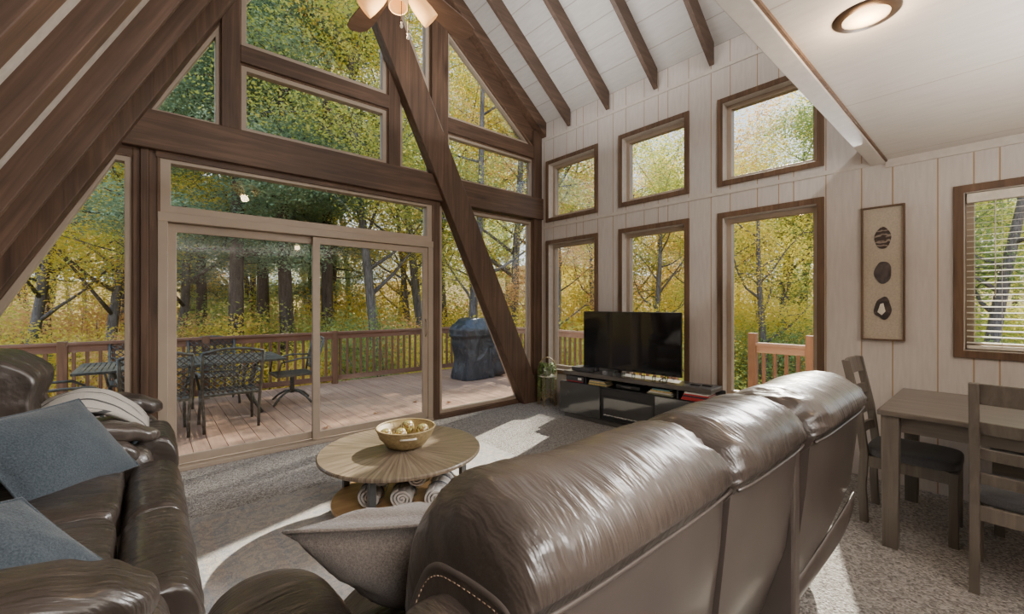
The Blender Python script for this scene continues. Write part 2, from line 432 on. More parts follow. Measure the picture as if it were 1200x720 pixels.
        if bevel:
            b = o.modifiers.new('bevel', 'BEVEL'); b.width = bevel; b.segments = seg; b.limit_method = 'ANGLE'; b.angle_limit = R(40)
            b.harden_normals = False
        return o
ORG = {}
def inset(poly, w):
    n = len(poly); area = sum(poly[i][0]*poly[(i+1) % n][1]-poly[(i+1) % n][0]*poly[i][1] for i in range(n))
    sg = 1 if area > 0 else -1; lines = []
    for i in range(n):
        (x0, y0), (x1, y1) = poly[i], poly[(i+1) % n]; dx, dy = x1-x0, y1-y0; L = math.hypot(dx, dy)
        nx, ny = -dy/L*sg, dx/L*sg; lines.append((x0+nx*w, y0+ny*w, dx/L, dy/L))
    out = []
    for i in range(n):
        x0, y0, dx0, dy0 = lines[i-1]; x1, y1, dx1, dy1 = lines[i]
        den = dx0*dy1-dy0*dx1
        if abs(den) < 1e-6: out.append((x1, y1)); continue
        t = ((x1-x0)*dy1-(y1-y0)*dx1)/den; out.append((x0+dx0*t, y0+dy0*t))
    return out
def thing(name, label=None, cat=None, loc=(0,0,0), group=None, kind=None, world=True):
    """Empty at a thing's base; when world is True its parts are given in world coordinates"""
    o = bpy.data.objects.new(name, None); COL.objects.link(o); o.location = loc
    o.empty_display_size = .1
    ORG[o.name] = {'org': Vector(loc) if world else Vector((0,0,0))}
    tag(o, label, cat, group, kind); return o
def tag(o, label=None, cat=None, group=None, kind=None):
    if label: o['label'] = label
    if cat: o['category'] = cat
    if group: o['group'] = group
    if kind: o['kind'] = kind
    return o
def struct(o): o['kind'] = 'structure'; return o
def kids(o): return [c for c in COL.objects if c.parent == o]
def copy_tree(o, parent=None):
    c = o.copy(); COL.objects.link(c)
    if parent is not None: c.parent = parent
    for ch in kids(o): copy_tree(ch, c)
    return c
def rotz(a): return Matrix.Rotation(a, 3, 'Z')

# ------------------------------------------------------------------ room shell
XW, YG = 4.42, 4.53
struct(MB().box(-1.62, XW+.16, -3, YG+.1, -.2, 0).build('floor', M['carpet'], org=(0,0,0)))
SL = 1.966
def L0(x): return 2.967+SL*x
# left slope ceiling
def sx(z): return (z-3.20)/SL
struct(MB().prism([(sx(-.2), -.2), (sx(6.6), 6.6), (sx(6.6)-.12, 6.75), (sx(-.2)-.18, -.2)], -3, YG+.02).build('ceiling_left', M['slope'], org=(0,0,0)))
RS = .765
def rz(x): return 4.06+RS*(XW-x)         # underside of the right vault
struct(MB().prism([(XW+.3, rz(XW+.3)), (1.55, rz(1.55)), (1.55, rz(1.55)+.15), (XW+.3, rz(XW+.3)+.15)], -3, YG+.02).build('ceiling_right', M['vault'], org=(0,0,0)))
struct(MB().prism([(XW+.02, 0), (XW+.02, 4.0), (1.6, 6.2), (1.45, 6.2), (-1.7, 0)], -3.12, -3.0).build('wall_back', M['wallx'], org=(0,0,0)))
# right wall with openings
holes = []
WINS = [(3.47, 4.31), (2.25, 3.05), (1.05, 1.85)]
for a, b in WINS: holes += [(a, b, .47, 2.28), (a, b, 2.65, 3.44)]
holes.append((-1.0, .18, 1.07, 2.20))
ys = sorted({-3, YG+.1} | {q for h in holes for q in h[:2]}); zs = sorted({0, 4.1} | {q for h in holes for q in h[2:]})
w = MB()
for i in range(len(ys)-1):
    j = 0
    while j < len(zs)-1:
        cy = (ys[i]+ys[i+1])/2
        def inh(j): cz = (zs[j]+zs[j+1])/2; return any(h[0] < cy < h[1] and h[2] < cz < h[3] for h in holes)
        if inh(j): j += 1; continue
        k = j
        while k < len(zs)-1 and not inh(k): k += 1
        w.box(XW, XW+.16, ys[i], ys[i+1], zs[j], zs[k]); j = k
struct(w.build('wall_right', M['wall'], org=(0,0,0)))
struct(MB().box(XW-.008, XW, .66, YG-.1, 2.515, 2.552).build('trim_1', M['jamb']))
struct(MB().box(XW-.012, XW, .66, YG-.1, 3.80, 3.835).build('trim_2', M['jamb']))
# right wall windows
wn = 1
def wall_window(a, b, z0, z1, n, blind=False):
    root = thing('window_%d' % n, None, None, (XW, (a+b)/2, z0), kind='structure')
    cs = MB(); P = [(a, z0), (b, z0), (b, z1), (a, z1)]
    o = [(a-.05, z0-.05), (b+.05, z0-.05), (b+.05, z1+.05), (a-.05, z1+.05)]
    cs.ring(o, .052, XW-.022, XW, 'yz').build('window_casing', M['casing'], root, .003)
    MB().ring(P, .006, XW-.012, XW+.16, 'yz').build('window_jamb', M['jamb'], root)
    MB().ring(inset(P, .006), .045, XW+.075, XW+.15, 'yz').build('window_sash', M['tan'], root, .004)
    i = inset(P, .045)
    MB().prism(i, XW+.112, XW+.118, 'yz').build('window_pane', M['glass'], root)
    return root
for a, b in WINS:
    wall_window(a, b, .47, 2.28, wn); wn += 1
    wall_window(a, b, 2.65, 3.44, wn); wn += 1
wall_window(-1.0, .18, 1.07, 2.20, wn); wn += 1
# loft
struct(MB().box(-1.3, XW, -3, .685, 2.54, 2.72).build('ceiling_loft', M['loft'], org=(0,0,0)))
struct(MB().box(-.1, XW, .60, .69, 2.515, 2.74).build('trim_3', M['jamb'], bevel=.004))
struct(MB().box(-.1, XW, .588, .60, 2.525, 2.54).build('trim_4', M['casing']))
struct(MB().box(XW-.02, XW, -3, .60, 2.48, 2.54).build('trim_5', M['jamb']))

# gable timbers
struct(MB().box(-.45, XW, 4.42, 4.60, 2.65, 2.96).build('trim_6', M['beamX'], bevel=.008))
struct(MB().box(.48, .62, 4.46, 4.60, 2.96, 4.2).build('trim_7', M['beamZ'], bevel=.006))
struct(MB().box(.62, 2.03, 4.46, 4.60, 3.59, 3.74).build('trim_8', M['beamX'], bevel=.006))
struct(MB().box(2.03, 2.17, 4.47, 4.60, 2.96, 4.45).build('trim_9', M['beamZ'], bevel=.006))
struct(MB().box(2.57, 2.80, 4.46, 4.60, 2.9, 5.1).build('trim_10', M['beamZ'], bevel=.006))
struct(MB().box(2.75, XW, 4.465, 4.60, 3.54, 3.72).build('trim_11', M['beamX'], bevel=.006))
struct(MB().box(4.26, XW, 4.455, 4.62, 0, 3.95).build('trim_12', M['beamZ'], bevel=.006))
# brown posts around the door
p = MB()
for x0, x1, y in ((-.10, -.055, 4.49), (-.055, -.005, 4.47), (-.005, .05, 4.485)): p.box(x0, x1, y, 4.6, 0, 2.65)
struct(p.build('trim_13', M['beamZ'], bevel=.004))
struct(MB().box(2.60, 2.69, 4.475, 4.60, 0, 2.65).build('trim_14', M['beamZ'], bevel=.004))
struct(MB().box(.04, 2.62, 4.47, 4.6, 2.60, 2.66).build('trim_15', M['beamX']))
struct(MB().box(2.69, 4.26, 4.47, 4.6, 0, .05).build('trim_16', M['beamX']))
struct(MB().box(-1.6, .05, 4.495, 4.6, 2.585, 2.655).build('trim_17', M['beamX']))
# diagonal leg
def lx(z): return 3.98-z/2.07
dz = 5.45
struct(MB().prism([(lx(0), 0), (lx(dz), dz), (lx(dz)+.37, dz), (lx(0)+.37, 0)], 4.36, 4.50).build('trim_18', M['beamZ'], bevel=.01))
# slanted casings next to the roof
struct(MB().prism([(-1.505, 0), (1.50, L0(1.50)), (1.5, 6.3), (1.3, 6.3), (-1.95, 0)], 4.49, 4.60).build('trim_19', M['beamZ']))
struct(MB().prism([(4.30, 3.66), (2.78, 4.83), (1.5, 5.81), (1.5, 6.35), (XW, 4.12), (XW, 3.66)], 4.50, 4.60).build('trim_20', M['beamX']))
# gable windows
def gable_window(poly, n, w=.05, y0=4.51):
    root = thing('window_%d' % n, None, None, (sum(q[0] for q in poly)/len(poly), YG, min(q[1] for q in poly)), kind='structure')
    MB().ring(poly, w, y0, 4.59).build('window_frame', M['tan'], root, .004)
    MB().ring(inset(poly, -.012), .02, y0-.012, y0+.02).build('window_stop', M['casing'], root, .002)
    MB().prism(inset(poly, w*.7), 4.552, 4.558).build('window_pane', M['glass'], root)
gable_window([(-1.46, .05), (-.10, .05), (-.10, 2.58), (-.235, 2.58)], wn); wn += 1
gable_window([(-.02, 2.965), (.475, 2.965), (.475, 3.90)], wn, .035); wn += 1
gable_window([(.625, 2.965), (2.025, 2.965), (2.025, 3.585), (.625, 3.585)], wn); wn += 1
gable_window([(.625, 3.745), (2.025, 3.745), (2.025, 4.32), (1.47, 5.52), (.625, 4.19)], wn); wn += 1
gable_window([(2.175, 2.965), (2.66, 2.965), (2.175, 3.97)], wn, .04); wn += 1
gable_window([(2.565, 3.87), (2.565, 4.90), (1.83, 5.46)], wn, .055); wn += 1
gable_window([(2.805, 3.725), (4.27, 3.725), (2.805, 4.835)], wn, .04); wn += 1
gable_window([(2.805, 2.965), (4.29, 2.965), (4.29, 3.535), (2.805, 3.535)], wn, .04); wn += 1
gable_window([(2.695, .05), (4.05, .05), (2.83, 2.62), (2.695, 2.62)], wn, .045); wn += 1
gable_window([(3.05, 2.62), (4.25, 2.62), (4.25, .18)], wn, .045); wn += 1
gable_window([(.06, 2.145), (2.595, 2.145), (2.595, 2.645), (.06, 2.645)], wn, .075, 4.49); wn += 1
# sliding door
dr = thing('door_1', None, None, (1.33, YG, 0), kind='structure')
MB().box(.05, 2.60, 4.47, 4.60, 0, .035).build('door_sill', M['tan'], dr, .004)
fr = MB(); fr.box(.05, .115, 4.48, 4.60, .035, 2.145).box(2.535, 2.60, 4.48, 4.60, .035, 2.145).box(.05, 2.60, 4.475, 4.60, 2.085, 2.16)
fr.build('door_frame', M['tan'], dr, .004)
def door_panel(x0, x1, y0, y1, handle=False):
    pl = MB().ring([(x0, .045), (x1, .045), (x1, 2.08), (x0, 2.08)], .07, y0, y1).build('door_panel', M['tan'], dr, .005)
    MB().prism([(x0+.05, .1), (x1-.05, .1), (x1-.05, 2.03), (x0+.05, 2.03)], (y0+y1)/2-.003, (y0+y1)/2+.003).build('door_pane', M['glass'], pl)
    if handle:
        h = MB(); h.tube([(x1-.035, y0, 1.02), (x1-.035, y0-.035, 1.05), (x1-.035, y0-.045, 1.12), (x1-.035, y0-.035, 1.19), (x1-.035, y0, 1.22)], .009, 8)
        h.build('door_handle', M['tan'], pl)
door_panel(.105, 1.32, 4.545, 4.575)
door_panel(1.24, 2.54, 4.50, 4.53, True)

# rafters (room structure)
tn = 21
for y in (-2.0, -1.45, -.9, -.35, .2, .72, 1.2, 1.73, 2.255, 2.81, 3.335, 3.84):
    dzv = .15; tk = .045 if y > 3 else .15
    struct(MB().prism([(-1.55, L0(-1.55)+.01), (1.55, L0(1.55)+.01), (1.55, L0(1.55)+dzv+.1), (-1.62, L0(-1.62)+dzv+.1)], y-tk, y).build('trim_%d' % tn, M['rafterL'], bevel=.004)); tn += 1
struct(MB().prism([(-1.50, L0(-1.50)-.0), (1.55, L0(1.55)), (1.55, L0(1.55)+.5), (-1.66, L0(-1.66)+.5)], 4.34, 4.49).build('trim_%d' % tn, M['beamZ'], bevel=.006)); tn += 1
for y in (-1.95, -1.3, -.65, 0, .65, 1.27, 1.925, 2.56, 3.225, 3.87):
    struct(MB().prism([(XW-.03, 3.86), (1.5, 3.86+RS*(XW-.03-1.5)), (1.5, rz(1.5)+.02), (XW-.03, rz(XW-.03)+.02)], y, y+.05).build('trim_%d' % tn, M['rafterR'], bevel=.004)); tn += 1
struct(MB().prism([(XW-.0, 3.86), (1.5, 3.86+RS*(XW-1.5)), (1.5, rz(1.5)+.02), (XW, rz(XW)+.02)], 4.36, 4.50).build('trim_%d' % tn, M['beamX'], bevel=.006)); tn += 1
struct(MB().box(1.47, 1.68, -3, 4.5, 5.85, 6.35).build('trim_%d' % tn, M['beamY'], bevel=.008)); tn += 1

# ------------------------------------------------------------------ rug
rx0, rx1, ry0, ry1 = .14, 2.55, .85, 3.42
rugo = MB().box(rx0, rx1, ry0, ry1, 0, .012).build('area_rug', rug_mat(rx0, rx1, ry0, ry1), bevel=.004)
tag(rugo, 'faded vintage patterned area rug under the round coffee table', 'rug')

# ------------------------------------------------------------------ left sofa
LE = M['leather']
s1 = thing('reclining_sofa', 'brown leather reclining sofa with padded arms along the sloping wall', 'sofa', (-.4, 2.9, 0))
MB().box(-.86, .0, 1.50, 4.28, .04, .36).build('base', M['leatherflat'], s1, .03)
def gath(P, q, amt=.012, k=30, axis=1):
    # gathered leather: ripples running along x
    e = max(0, abs(P[axis])-.45)
    q = Vector(q); q.z += amt*math.sin(q[axis]*k*2.2)*0
    return q
def cushion_deform(P, q):
    q = Vector(q)
    q.z += .004*math.sin(q.y*70+2*math.sin(q.x*9))*max(0, P.x)**2*(P.z > 0)
    if P.z > 0: q.z += .035*(1-P.x**2)*(1-P.y**4)
    return q
for (y0, y1) in ((1.74, 2.50), (2.51, 3.25), (3.50, 4.04)):
    MB().soft((-.40, (y0+y1)/2, .40), (.30, (y1-y0)/2, .115), 6, 18, deform=cushion_deform, wr=.006, wscale=9, seed=y0, bol=1).build('seat_cushion', LE, s1)
def foot_deform(P, q):
    q = Vector(q)
    t = max(0, P.x)
    q.z -= 0
    q.x += .02*math.sin((P.z+1)*1.4)
    # horizontal channel seam
    for zc in (-.1,):
        q.x -= .022*math.exp(-((P.z-zc)/.09)**2)*max(0, P.x)
    for yc in (-.55, .0, .5):
        q.x += 0
    q += Vector((.003, 0, .003))*math.sin(q.y*75+3*math.sin(q.z*11))*(.6+1.2*abs(P.y)**3)
    q.x -= .010*math.exp(-((abs(P.y)-.62)/.04)**2)*max(0, P.x)
    return q
for (y0, y1, zt) in ((1.76, 2.50, .49), (2.51, 3.27, .49), (3.50, 4.06, .56)):
    MB().soft((0.005, (y0+y1)/2, zt/2+.035), (.125, (y1-y0)/2, zt/2-.03), 3.0, 26, deform=foot_deform, wr=.004, wscale=10, seed=y1, bol=1).build('footrest', LE, s1)
def back_deform(P, q):
    q = Vector(q)
    q.x -= .12*(P.z+1)/2*1.2
    if P.x > 0: q.x += .05*math.exp(-((P.z-.6)/.3)**2)-.02*math.exp(-((P.z-.12)/.2)**2)
    q += Vector((1, 0, .3))*.008*math.sin(q.y*40+5*q.z)
    return q
for (y0, y1, xb, zb) in ((1.74, 2.50, -.66, .74), (2.51, 3.25, -.66, .74), (3.42, 4.02, -.56, .80)):
    MB().soft((xb, (y0+y1)/2, zb), (.17, (y1-y0)/2, .335), 3.2, 24, deform=back_deform, wr=.012, wscale=8, seed=y1*3, bol=1).build('backrest', LE, s1)
def arm_deform(P, q):
    q = Vector(q)
    if P.x > .4: q.z -= .10*(P.x-.4)**1.5
    q.z += .03*math.sin((P.x+1)*1.5)
    q += Vector((0, .004, .004))*math.sin(q.x*60)*(1 if P.x > .6 else .3)
    return q
MB().soft((-.42, 1.58, .615), (.44, .145, .085), 3, 20, deform=arm_deform, wr=.006, seed=2).build('armrest', LE, s1)
MB().soft((-.40, 1.58, .31), (.45, .125, .27), 6, 16, deform=None, wr=.005, seed=3).build('arm_side', LE, s1)
MB().soft((-.40, 3.41, .635), (.45, .10, .06), 3, 20, deform=arm_deform, wr=.004, seed=4).build('armrest', LE, s1)
MB().soft((-.44, 3.31, .56), (.40, .075, .075), 3, 18, deform=arm_deform, wr=.004, seed=5).build('armrest', LE, s1)
MB().soft((-.40, 3.38, .30), (.42, .12, .26), 6, 14, wr=.004, seed=5).build('arm_side', LE, s1)
MB().soft((-.38, 4.17, .665), (.46, .12, .075), 3, 20, deform=arm_deform, wr=.006, seed=6).build('armrest', LE, s1)
MB().soft((-.38, 4.17, .31), (.44, .11, .28), 6, 14, wr=.004, seed=7).build('arm_side', LE, s1)

# pillows: flat square with pinched corners
def pillow(name, c, ex, ey, th, mat, label, res=26, seam=True, wr=.006, seed=1):
    """ex, ey half-edge vectors"""
    ex, ey = Vector(ex), Vector(ey); nz = ex.cross(ey).normalized(); C = Vector(c); mb = MB()
    vs = []; fs = []; n = res
    def prof(u, v, s):
        e = (1-abs(u)**2.2)*(1-abs(v)**2.2); h = th*max(0, e)**.5*(.72+.28*e)
        pu = u*(1-.05*(1-abs(v)**2)*abs(u)**2); pv = v*(1-.05*(1-abs(u)**2)*abs(v)**2)
        w = wr*(noise.noise(Vector((u*3+seed, v*3, s)))+.4*noise.noise(Vector((u*9+seed, v*9, s))))*min(1, e*3)
        return C+ex*pu+ey*pv+nz*(s*h+w)
    for s in (1, -1):
        o = len(vs)
        for i in range(n+1):
            for j in range(n+1): vs.append(prof(-1+2*i/n, -1+2*j/n, s))
        for i in range(n):
            for j in range(n):
                q = (o+i*(n+1)+j, o+(i+1)*(n+1)+j, o+(i+1)*(n+1)+j+1, o+i*(n+1)+j+1)
                fs.append(q if s > 0 else q[::-1])
    mb.add(vs, fs, True)
    o = mb.build(name, mat); tag(o, label, 'pillow')
    m = o.modifiers.new('weld', 'WELD'); m.merge_threshold = .0005
    if seam:
        pts = []
        for (a, b, c_, d) in ((-1,-1,1,-1), (1,-1,1,1), (1,1,-1,1), (-1,1,-1,-1)):
            for k in range(12):
                t = k/12; pts.append(prof(a+(c_-a)*t, b+(d-b)*t, 0))
        MB().tube(pts, .0045, 6, closed=True).build('seam', mat, o)
    return o
pillow('throw_pillow', (-.345, 3.02, .69), (.175, .215, .0), (-.125, .08, .19), .095, M['bluepillow'], 'large blue-grey throw pillow leaning in the middle of the left sofa')
pillow('throw_pillow', (-.37, 1.93, .66), (.17, .12, -.04), (-.12, .06, .14), .07, M['bluepillow'], 'blue-grey throw pillow tucked behind the nearest arm of the left sofa, cut by the frame', seed=4)
pillow('throw_pillow', (.595, 1.06, .685), (.22, -.10, -.02), (-.145, -.10, .18), .12, M['brownpillow'], 'taupe woven throw pillow standing on the near end of the right sofa', seed=9, wr=.012)

# striped throw draped on the far seat
mb = MB(); nx_, ny_ = 34, 26; vs = []
for i in range(nx_+1):
    for j in range(ny_+1):
        u, v = i/nx_, j/ny_
        x = -.56+.56*u; y = 3.50+.42*v
        env = math.sin(math.pi*min(1, max(0, u*.93+.07)))**.6
        z = .62+.27*env*(math.sin(math.pi*(v*.8+.15))**.5)-.03*u+.012*math.sin(v*22+u*5)+.01*noise.noise(Vector((u*5, v*6, 0)))
        vs.append((x, y-.03*math.sin(u*4), z))
fs = [(i*(ny_+1)+j, (i+1)*(ny_+1)+j, (i+1)*(ny_+1)+j+1, i*(ny_+1)+j+1) for i in range(nx_) for j in range(ny_)]
mb.add(vs, fs, True); th = mb.build('throw_blanket', M['throw'])
sm = th.modifiers.new('thick', 'SOLIDIFY'); sm.thickness = .03; sm.offset = -1
tag(th, 'cream knitted throw blanket with thin dark stripes on the far seat of the left sofa', 'blanket')

# ------------------------------------------------------------------ right sofa seen from behind
s2 = thing('reclining_sofa', 'brown leather sofa seen from behind in the foreground with rounded back cushions', 'sofa', (1.4, .9, 0))
def crom(pts, n):
    out = []; N = len(pts)
    for i in range(N):
        p0, p1, p2, p3 = (Vector(pts[(i+k) % N]) for k in (-1, 0, 1, 2))
        for k in range(n):
            t = k/n; out.append(.5*((2*p1)+(-p0+p2)*t+(2*p0-5*p1+4*p2-p3)*t*t+(-p0+3*p1-3*p2+p3)*t**3))
    return out
ROLL = crom([(.430, .945), (.402, .995), (.440, 1.060), (.55, 1.098), (.68, 1.07), (.79, .97), (.855, .82), (.86, .65), (.80, .52), (.62, .55), (.52, .75)], 7)
cenY, cenZ = .62, .84
def roll(x0, x1, seed, dyy=0):
    mb = MB(); n = 60; vs = []; K = len(ROLL); L = x1-x0
    for i in range(n+1):
        s = -math.cos(math.pi*i/n); e_ = abs(s); k = .30+.70*(max(0, 1-e_**8))**.42
        x = (x0+x1)/2+s*L/2
        for a, (y, z) in enumerate(ROLL):
            dy, dz_ = y-cenY, z-cenZ
            seamk = min(1, math.hypot(y-.43, z-.945)/.16)
            kk = k*seamk+(1-seamk)*max(k, .95)
            e = e_**4; ang = a/K*math.tau
            warp = .06*noise.noise(Vector((x*3, ang*.9, seed)))
            r1 = 1-abs(noise.noise(Vector(((x+warp)*11+ang*.9, ang*.5, seed))))*2
            r2 = 1-abs(noise.noise(Vector(((x+warp)*24-ang*1.3, ang*.7, seed+5))))*2
            big = noise.noise(Vector((x*4+seed, ang*1.1, 9)))
            r3 = 1-abs(noise.noise(Vector((ang*2.6+x*5, x*4, seed+2))))*2; e3 = e_**4
            w = .026*r3*e3+(.0085*r1*(1-.6*e3)*(.55+1.5*e)+.0035*r2*(.5+1.8*e)+.010*big-.006)
            d = Vector((dy, dz_)).normalized()
            xo = .012*s*e_**3*min(1, max(0, math.sin(ang)+.3))
            vs.append((x-xo*0, cenY+dy*kk+d.x*w*seamk+dyy, cenZ+dz_*kk+d.y*w*seamk))
    fs = [(i*K+a, i*K+(a+1) % K, (i+1)*K+(a+1) % K, (i+1)*K+a) for i in range(n) for a in range(K)]
    fs += [tuple(range(K)), tuple(n*K+a for a in range(K))[::-1]]
    return mb.add(vs, fs, True)
SECT = [(.392, 1.078, 0), (1.074, 1.60, -.012), (1.645, 2.40, -.032)]
for k, (a, b, dyy) in enumerate(SECT):
    bk = roll(a, b, k*5+1, dyy).build('backrest', M['leatherX'], s2)
# rear upholstery panels
for k, (a, b, dyy) in enumerate(SECT):
    a2, b2 = a+.008, b-.004
    mb = MB(); prof = [(.433, .955), (.445, .80), (.468, .60), (.53, .38), (.62, .18), (.70, .05), (.98, .05), (.90, .50), (.62, .955)]
    n = 14; vs = []; K = len(prof)
    for i in range(n+1):
        s = -1+2*i/n
        for y, z in prof:
            x = a2+(b2-a2)*i/n
            if k == 2: x = a2+(b2-a2-.36*max(0, 1-z/.55))*i/n
            bul = .012*(1-s**4) if y < .75 else 0
            vs.append((x, y-bul+.012+.004*noise.noise(Vector((x*5, z*4, k)))+dyy, z))
    fs = [(i*K+q, i*K+(q+1) % K, (i+1)*K+(q+1) % K, (i+1)*K+q) for i in range(n) for q in range(K)]
    fs += [tuple(range(K)), tuple(n*K+q for q in range(K))[::-1]]
    rp = mb.add(vs, fs, True).build('rear_panel', M['leatherflat'], s2)
    e = rp.modifiers.new('es', 'EDGE_SPLIT'); e.split_angle = R(50)
    MB().tube([(a2+(b2-a2)*t/12, .430-.010*(1-(t/6-1)**4)+dyy, .948) for t in range(13)], .0045, 6).build('piping', M['leatherflat'], s2)
# dark strip between the second and third section
MB().box(1.59, 1.65, .44, .60, .10, .97).build('centre_gusset', M['leatherflat'], s2, .01)
# loose lower flap at the far end
mb = MB(); vs = []; n, m_ = 16, 14
for i in range(n+1):
    for j in range(m_+1):
        u, v = i/n, j/m_; ztop = .16+.40*u; z = ztop*(1-v)+.02*v
        x = 1.66+(.73-.34*max(0, 1-z/.55)**1.1)*u
        y = .440+.26*(max(0, .62-z)/.6)**1.3-.05*math.sin(math.pi*min(1, v*1.1+.02))**.7-.012
        vs.append((x, y, z))
fs = [(i*(m_+1)+j, (i+1)*(m_+1)+j, (i+1)*(m_+1)+j+1, i*(m_+1)+j+1) for i in range(n) for j in range(m_)]
fl = mb.add(vs, fs, True).build('rear_flap', M['leatherflat'], s2)
fm = fl.modifiers.new('s', 'SOLIDIFY'); fm.thickness = .006; fm.offset = 0
# stitched end-cap seam on the near side
cap = [(.400, y, z) for y, z in ((.80, .70), (.77, .78), (.735, .85), (.70, .905), (.655, .935), (.60, .945), (.54, .953), (.49, .958), (.455, .95), (.435, .90))]
cap = [Vector(cap[i]).lerp(Vector(cap[i+1]), h) for i in range(len(cap)-1) for h in (0, .25, .5, .75)]
for _ in range(4): cap = [cap[0]]+[(cap[i-1]+cap[i]*2+cap[i+1])/4 for i in range(1, len(cap)-1)]+[cap[-1]]
MB().tube(cap, .011, 8).build('end_piping', M['leatherflat'], s2)
MB().prism([(p.y, p.z) for p in cap]+[(.46, .6), (.78, .6)], .398, .43, 'yz').build('end_cap', M['leatherflat'], s2)
st = MB()
for k in range(len(cap)-1):
    a_, b_ = Vector(cap[k]), Vector(cap[k+1])
    for h in (0,):
        p0 = a_.lerp(b_, .15); p1 = a_.lerp(b_, .75); o_ = Vector((-.008, 0, -.016)); st.tube([p0+o_, p1+o_], .0012, 5)
st.build('stitching', M['stitch'], s2)
MB().soft((.365, .585, .80), (.075, .10, .105), 2.6, 16, wr=.004, seed=8).build('arm_bolster', M['leatherX'], s2)
for a, b in ((.42, 1.2), (1.2, 1.8), (1.82, 2.33)):
    MB().soft(((a+b)/2, 1.08, .40), ((b-a)/2-.005, .27, .09), 5, 14, wr=.005, seed=a).build('seat_cushion', LE, s2)
    MB().soft(((a+b)/2, 1.34, .27), ((b-a)/2-.005, .10, .22), 4, 14, wr=.005, seed=b).build('footrest', LE, s2)
MB().box(.1, 2.6, .76, 1.32, .04, .32).build('base', M['leatherflat'], s2, .02)
def arm2(P, q):
    q = Vector(q)
    q.z += .03*(1-P.x**2)
    if P.y > .3: q.z -= .07*(P.y-.3)**1.5
    return q
for xc in (.235, 2.49):
    MB().soft((xc, 1.02, .575), (.155, .40, .085), 3.2, 20, deform=arm2, wr=.006, seed=xc).build('armrest', LE, s2)
    MB().soft((xc, 1.02, .30), (.135, .39, .27), 6, 14, wr=.004, seed=xc+1).build('arm_side', LE, s2)

# ------------------------------------------------------------------ coffee table
ct = thing('coffee_table', 'round two-tier wooden coffee table with grey metal legs on the rug', 'coffee table', (1.27, 2.60, .012))
def disc(c, r, z0, z1, n=72):
    e = .006; mb = MB()
    mb.lathe([(0, z0), (r-e, z0), (r, z0+e), (r, z1-e), (r-e, z1), (0, z1)], (c[0], c[1], 0), n, False); return mb
top = disc((1.27, 2.60), .518, .428, .452).build('tabletop', M['tabletop'], ct)
disc((1.27, 2.60), .435, .13, .150).build('shelf', M['shelfwood'], ct)
for dx, dy in ((-.305, -.245), (.43, -.08), (-.24, .36), (.20, .40)):
    x, y = 1.27+dx, 2.6+dy
    MB().box(x-.02, x+.02, y-.02, y+.02, .012, .428).build('leg', M['tablemetal'], ct, .003)
bw = thing('bowl', 'woven tan bowl holding decorative balls on the coffee table', 'bowl', (1.30, 2.60, .452))
MB().lathe([(0, .452), (.09, .452), (.125, .47), (.172, .53), (.192, .578), (.194, .584), (.184, .584), (.16, .53), (.115, .478), (.085, .468), (0, .466)], (1.30, 2.60, 0), 48).build('basin', M['wicker'], bw)
MB().tube([(1.30+.188*math.cos(t), 2.60+.188*math.sin(t), .582) for t in [math.tau*k/40 for k in range(40)]], .007, 6, closed=True).build('rim', M['wicker'], bw)
MB().tube([(1.30+.185*math.cos(t), 2.60+.185*math.sin(t), .548) for t in [R(-128+8*k) for k in range(5)]], .006, 6).build('handle', M['cream'], bw)
bl = ['speckled decorative ball at the left edge of the bowl, mostly hidden', 'speckled decorative ball left of centre in the bowl', 'green and gold decorative ball highest in the middle of the bowl',
      'speckled decorative ball at the right side of the bowl', 'speckled decorative ball low at the back of the bowl']
for k, (dx, dy, z) in enumerate(((-.115, .06, .535), (-.06, -.04, .550), (.02, .015, .575), (.09, -.06, .555), (.045, .105, .535))):
    b_ = MB(); b_.soft((1.30+dx, 2.60+dy, z), (.044, .044, .044), 2.05, 8, wr=.002, wscale=40)
    o = b_.build('decorative_ball', M['ball']); tag(o, bl[k], 'decorative ball', 'decorative balls in the bowl')
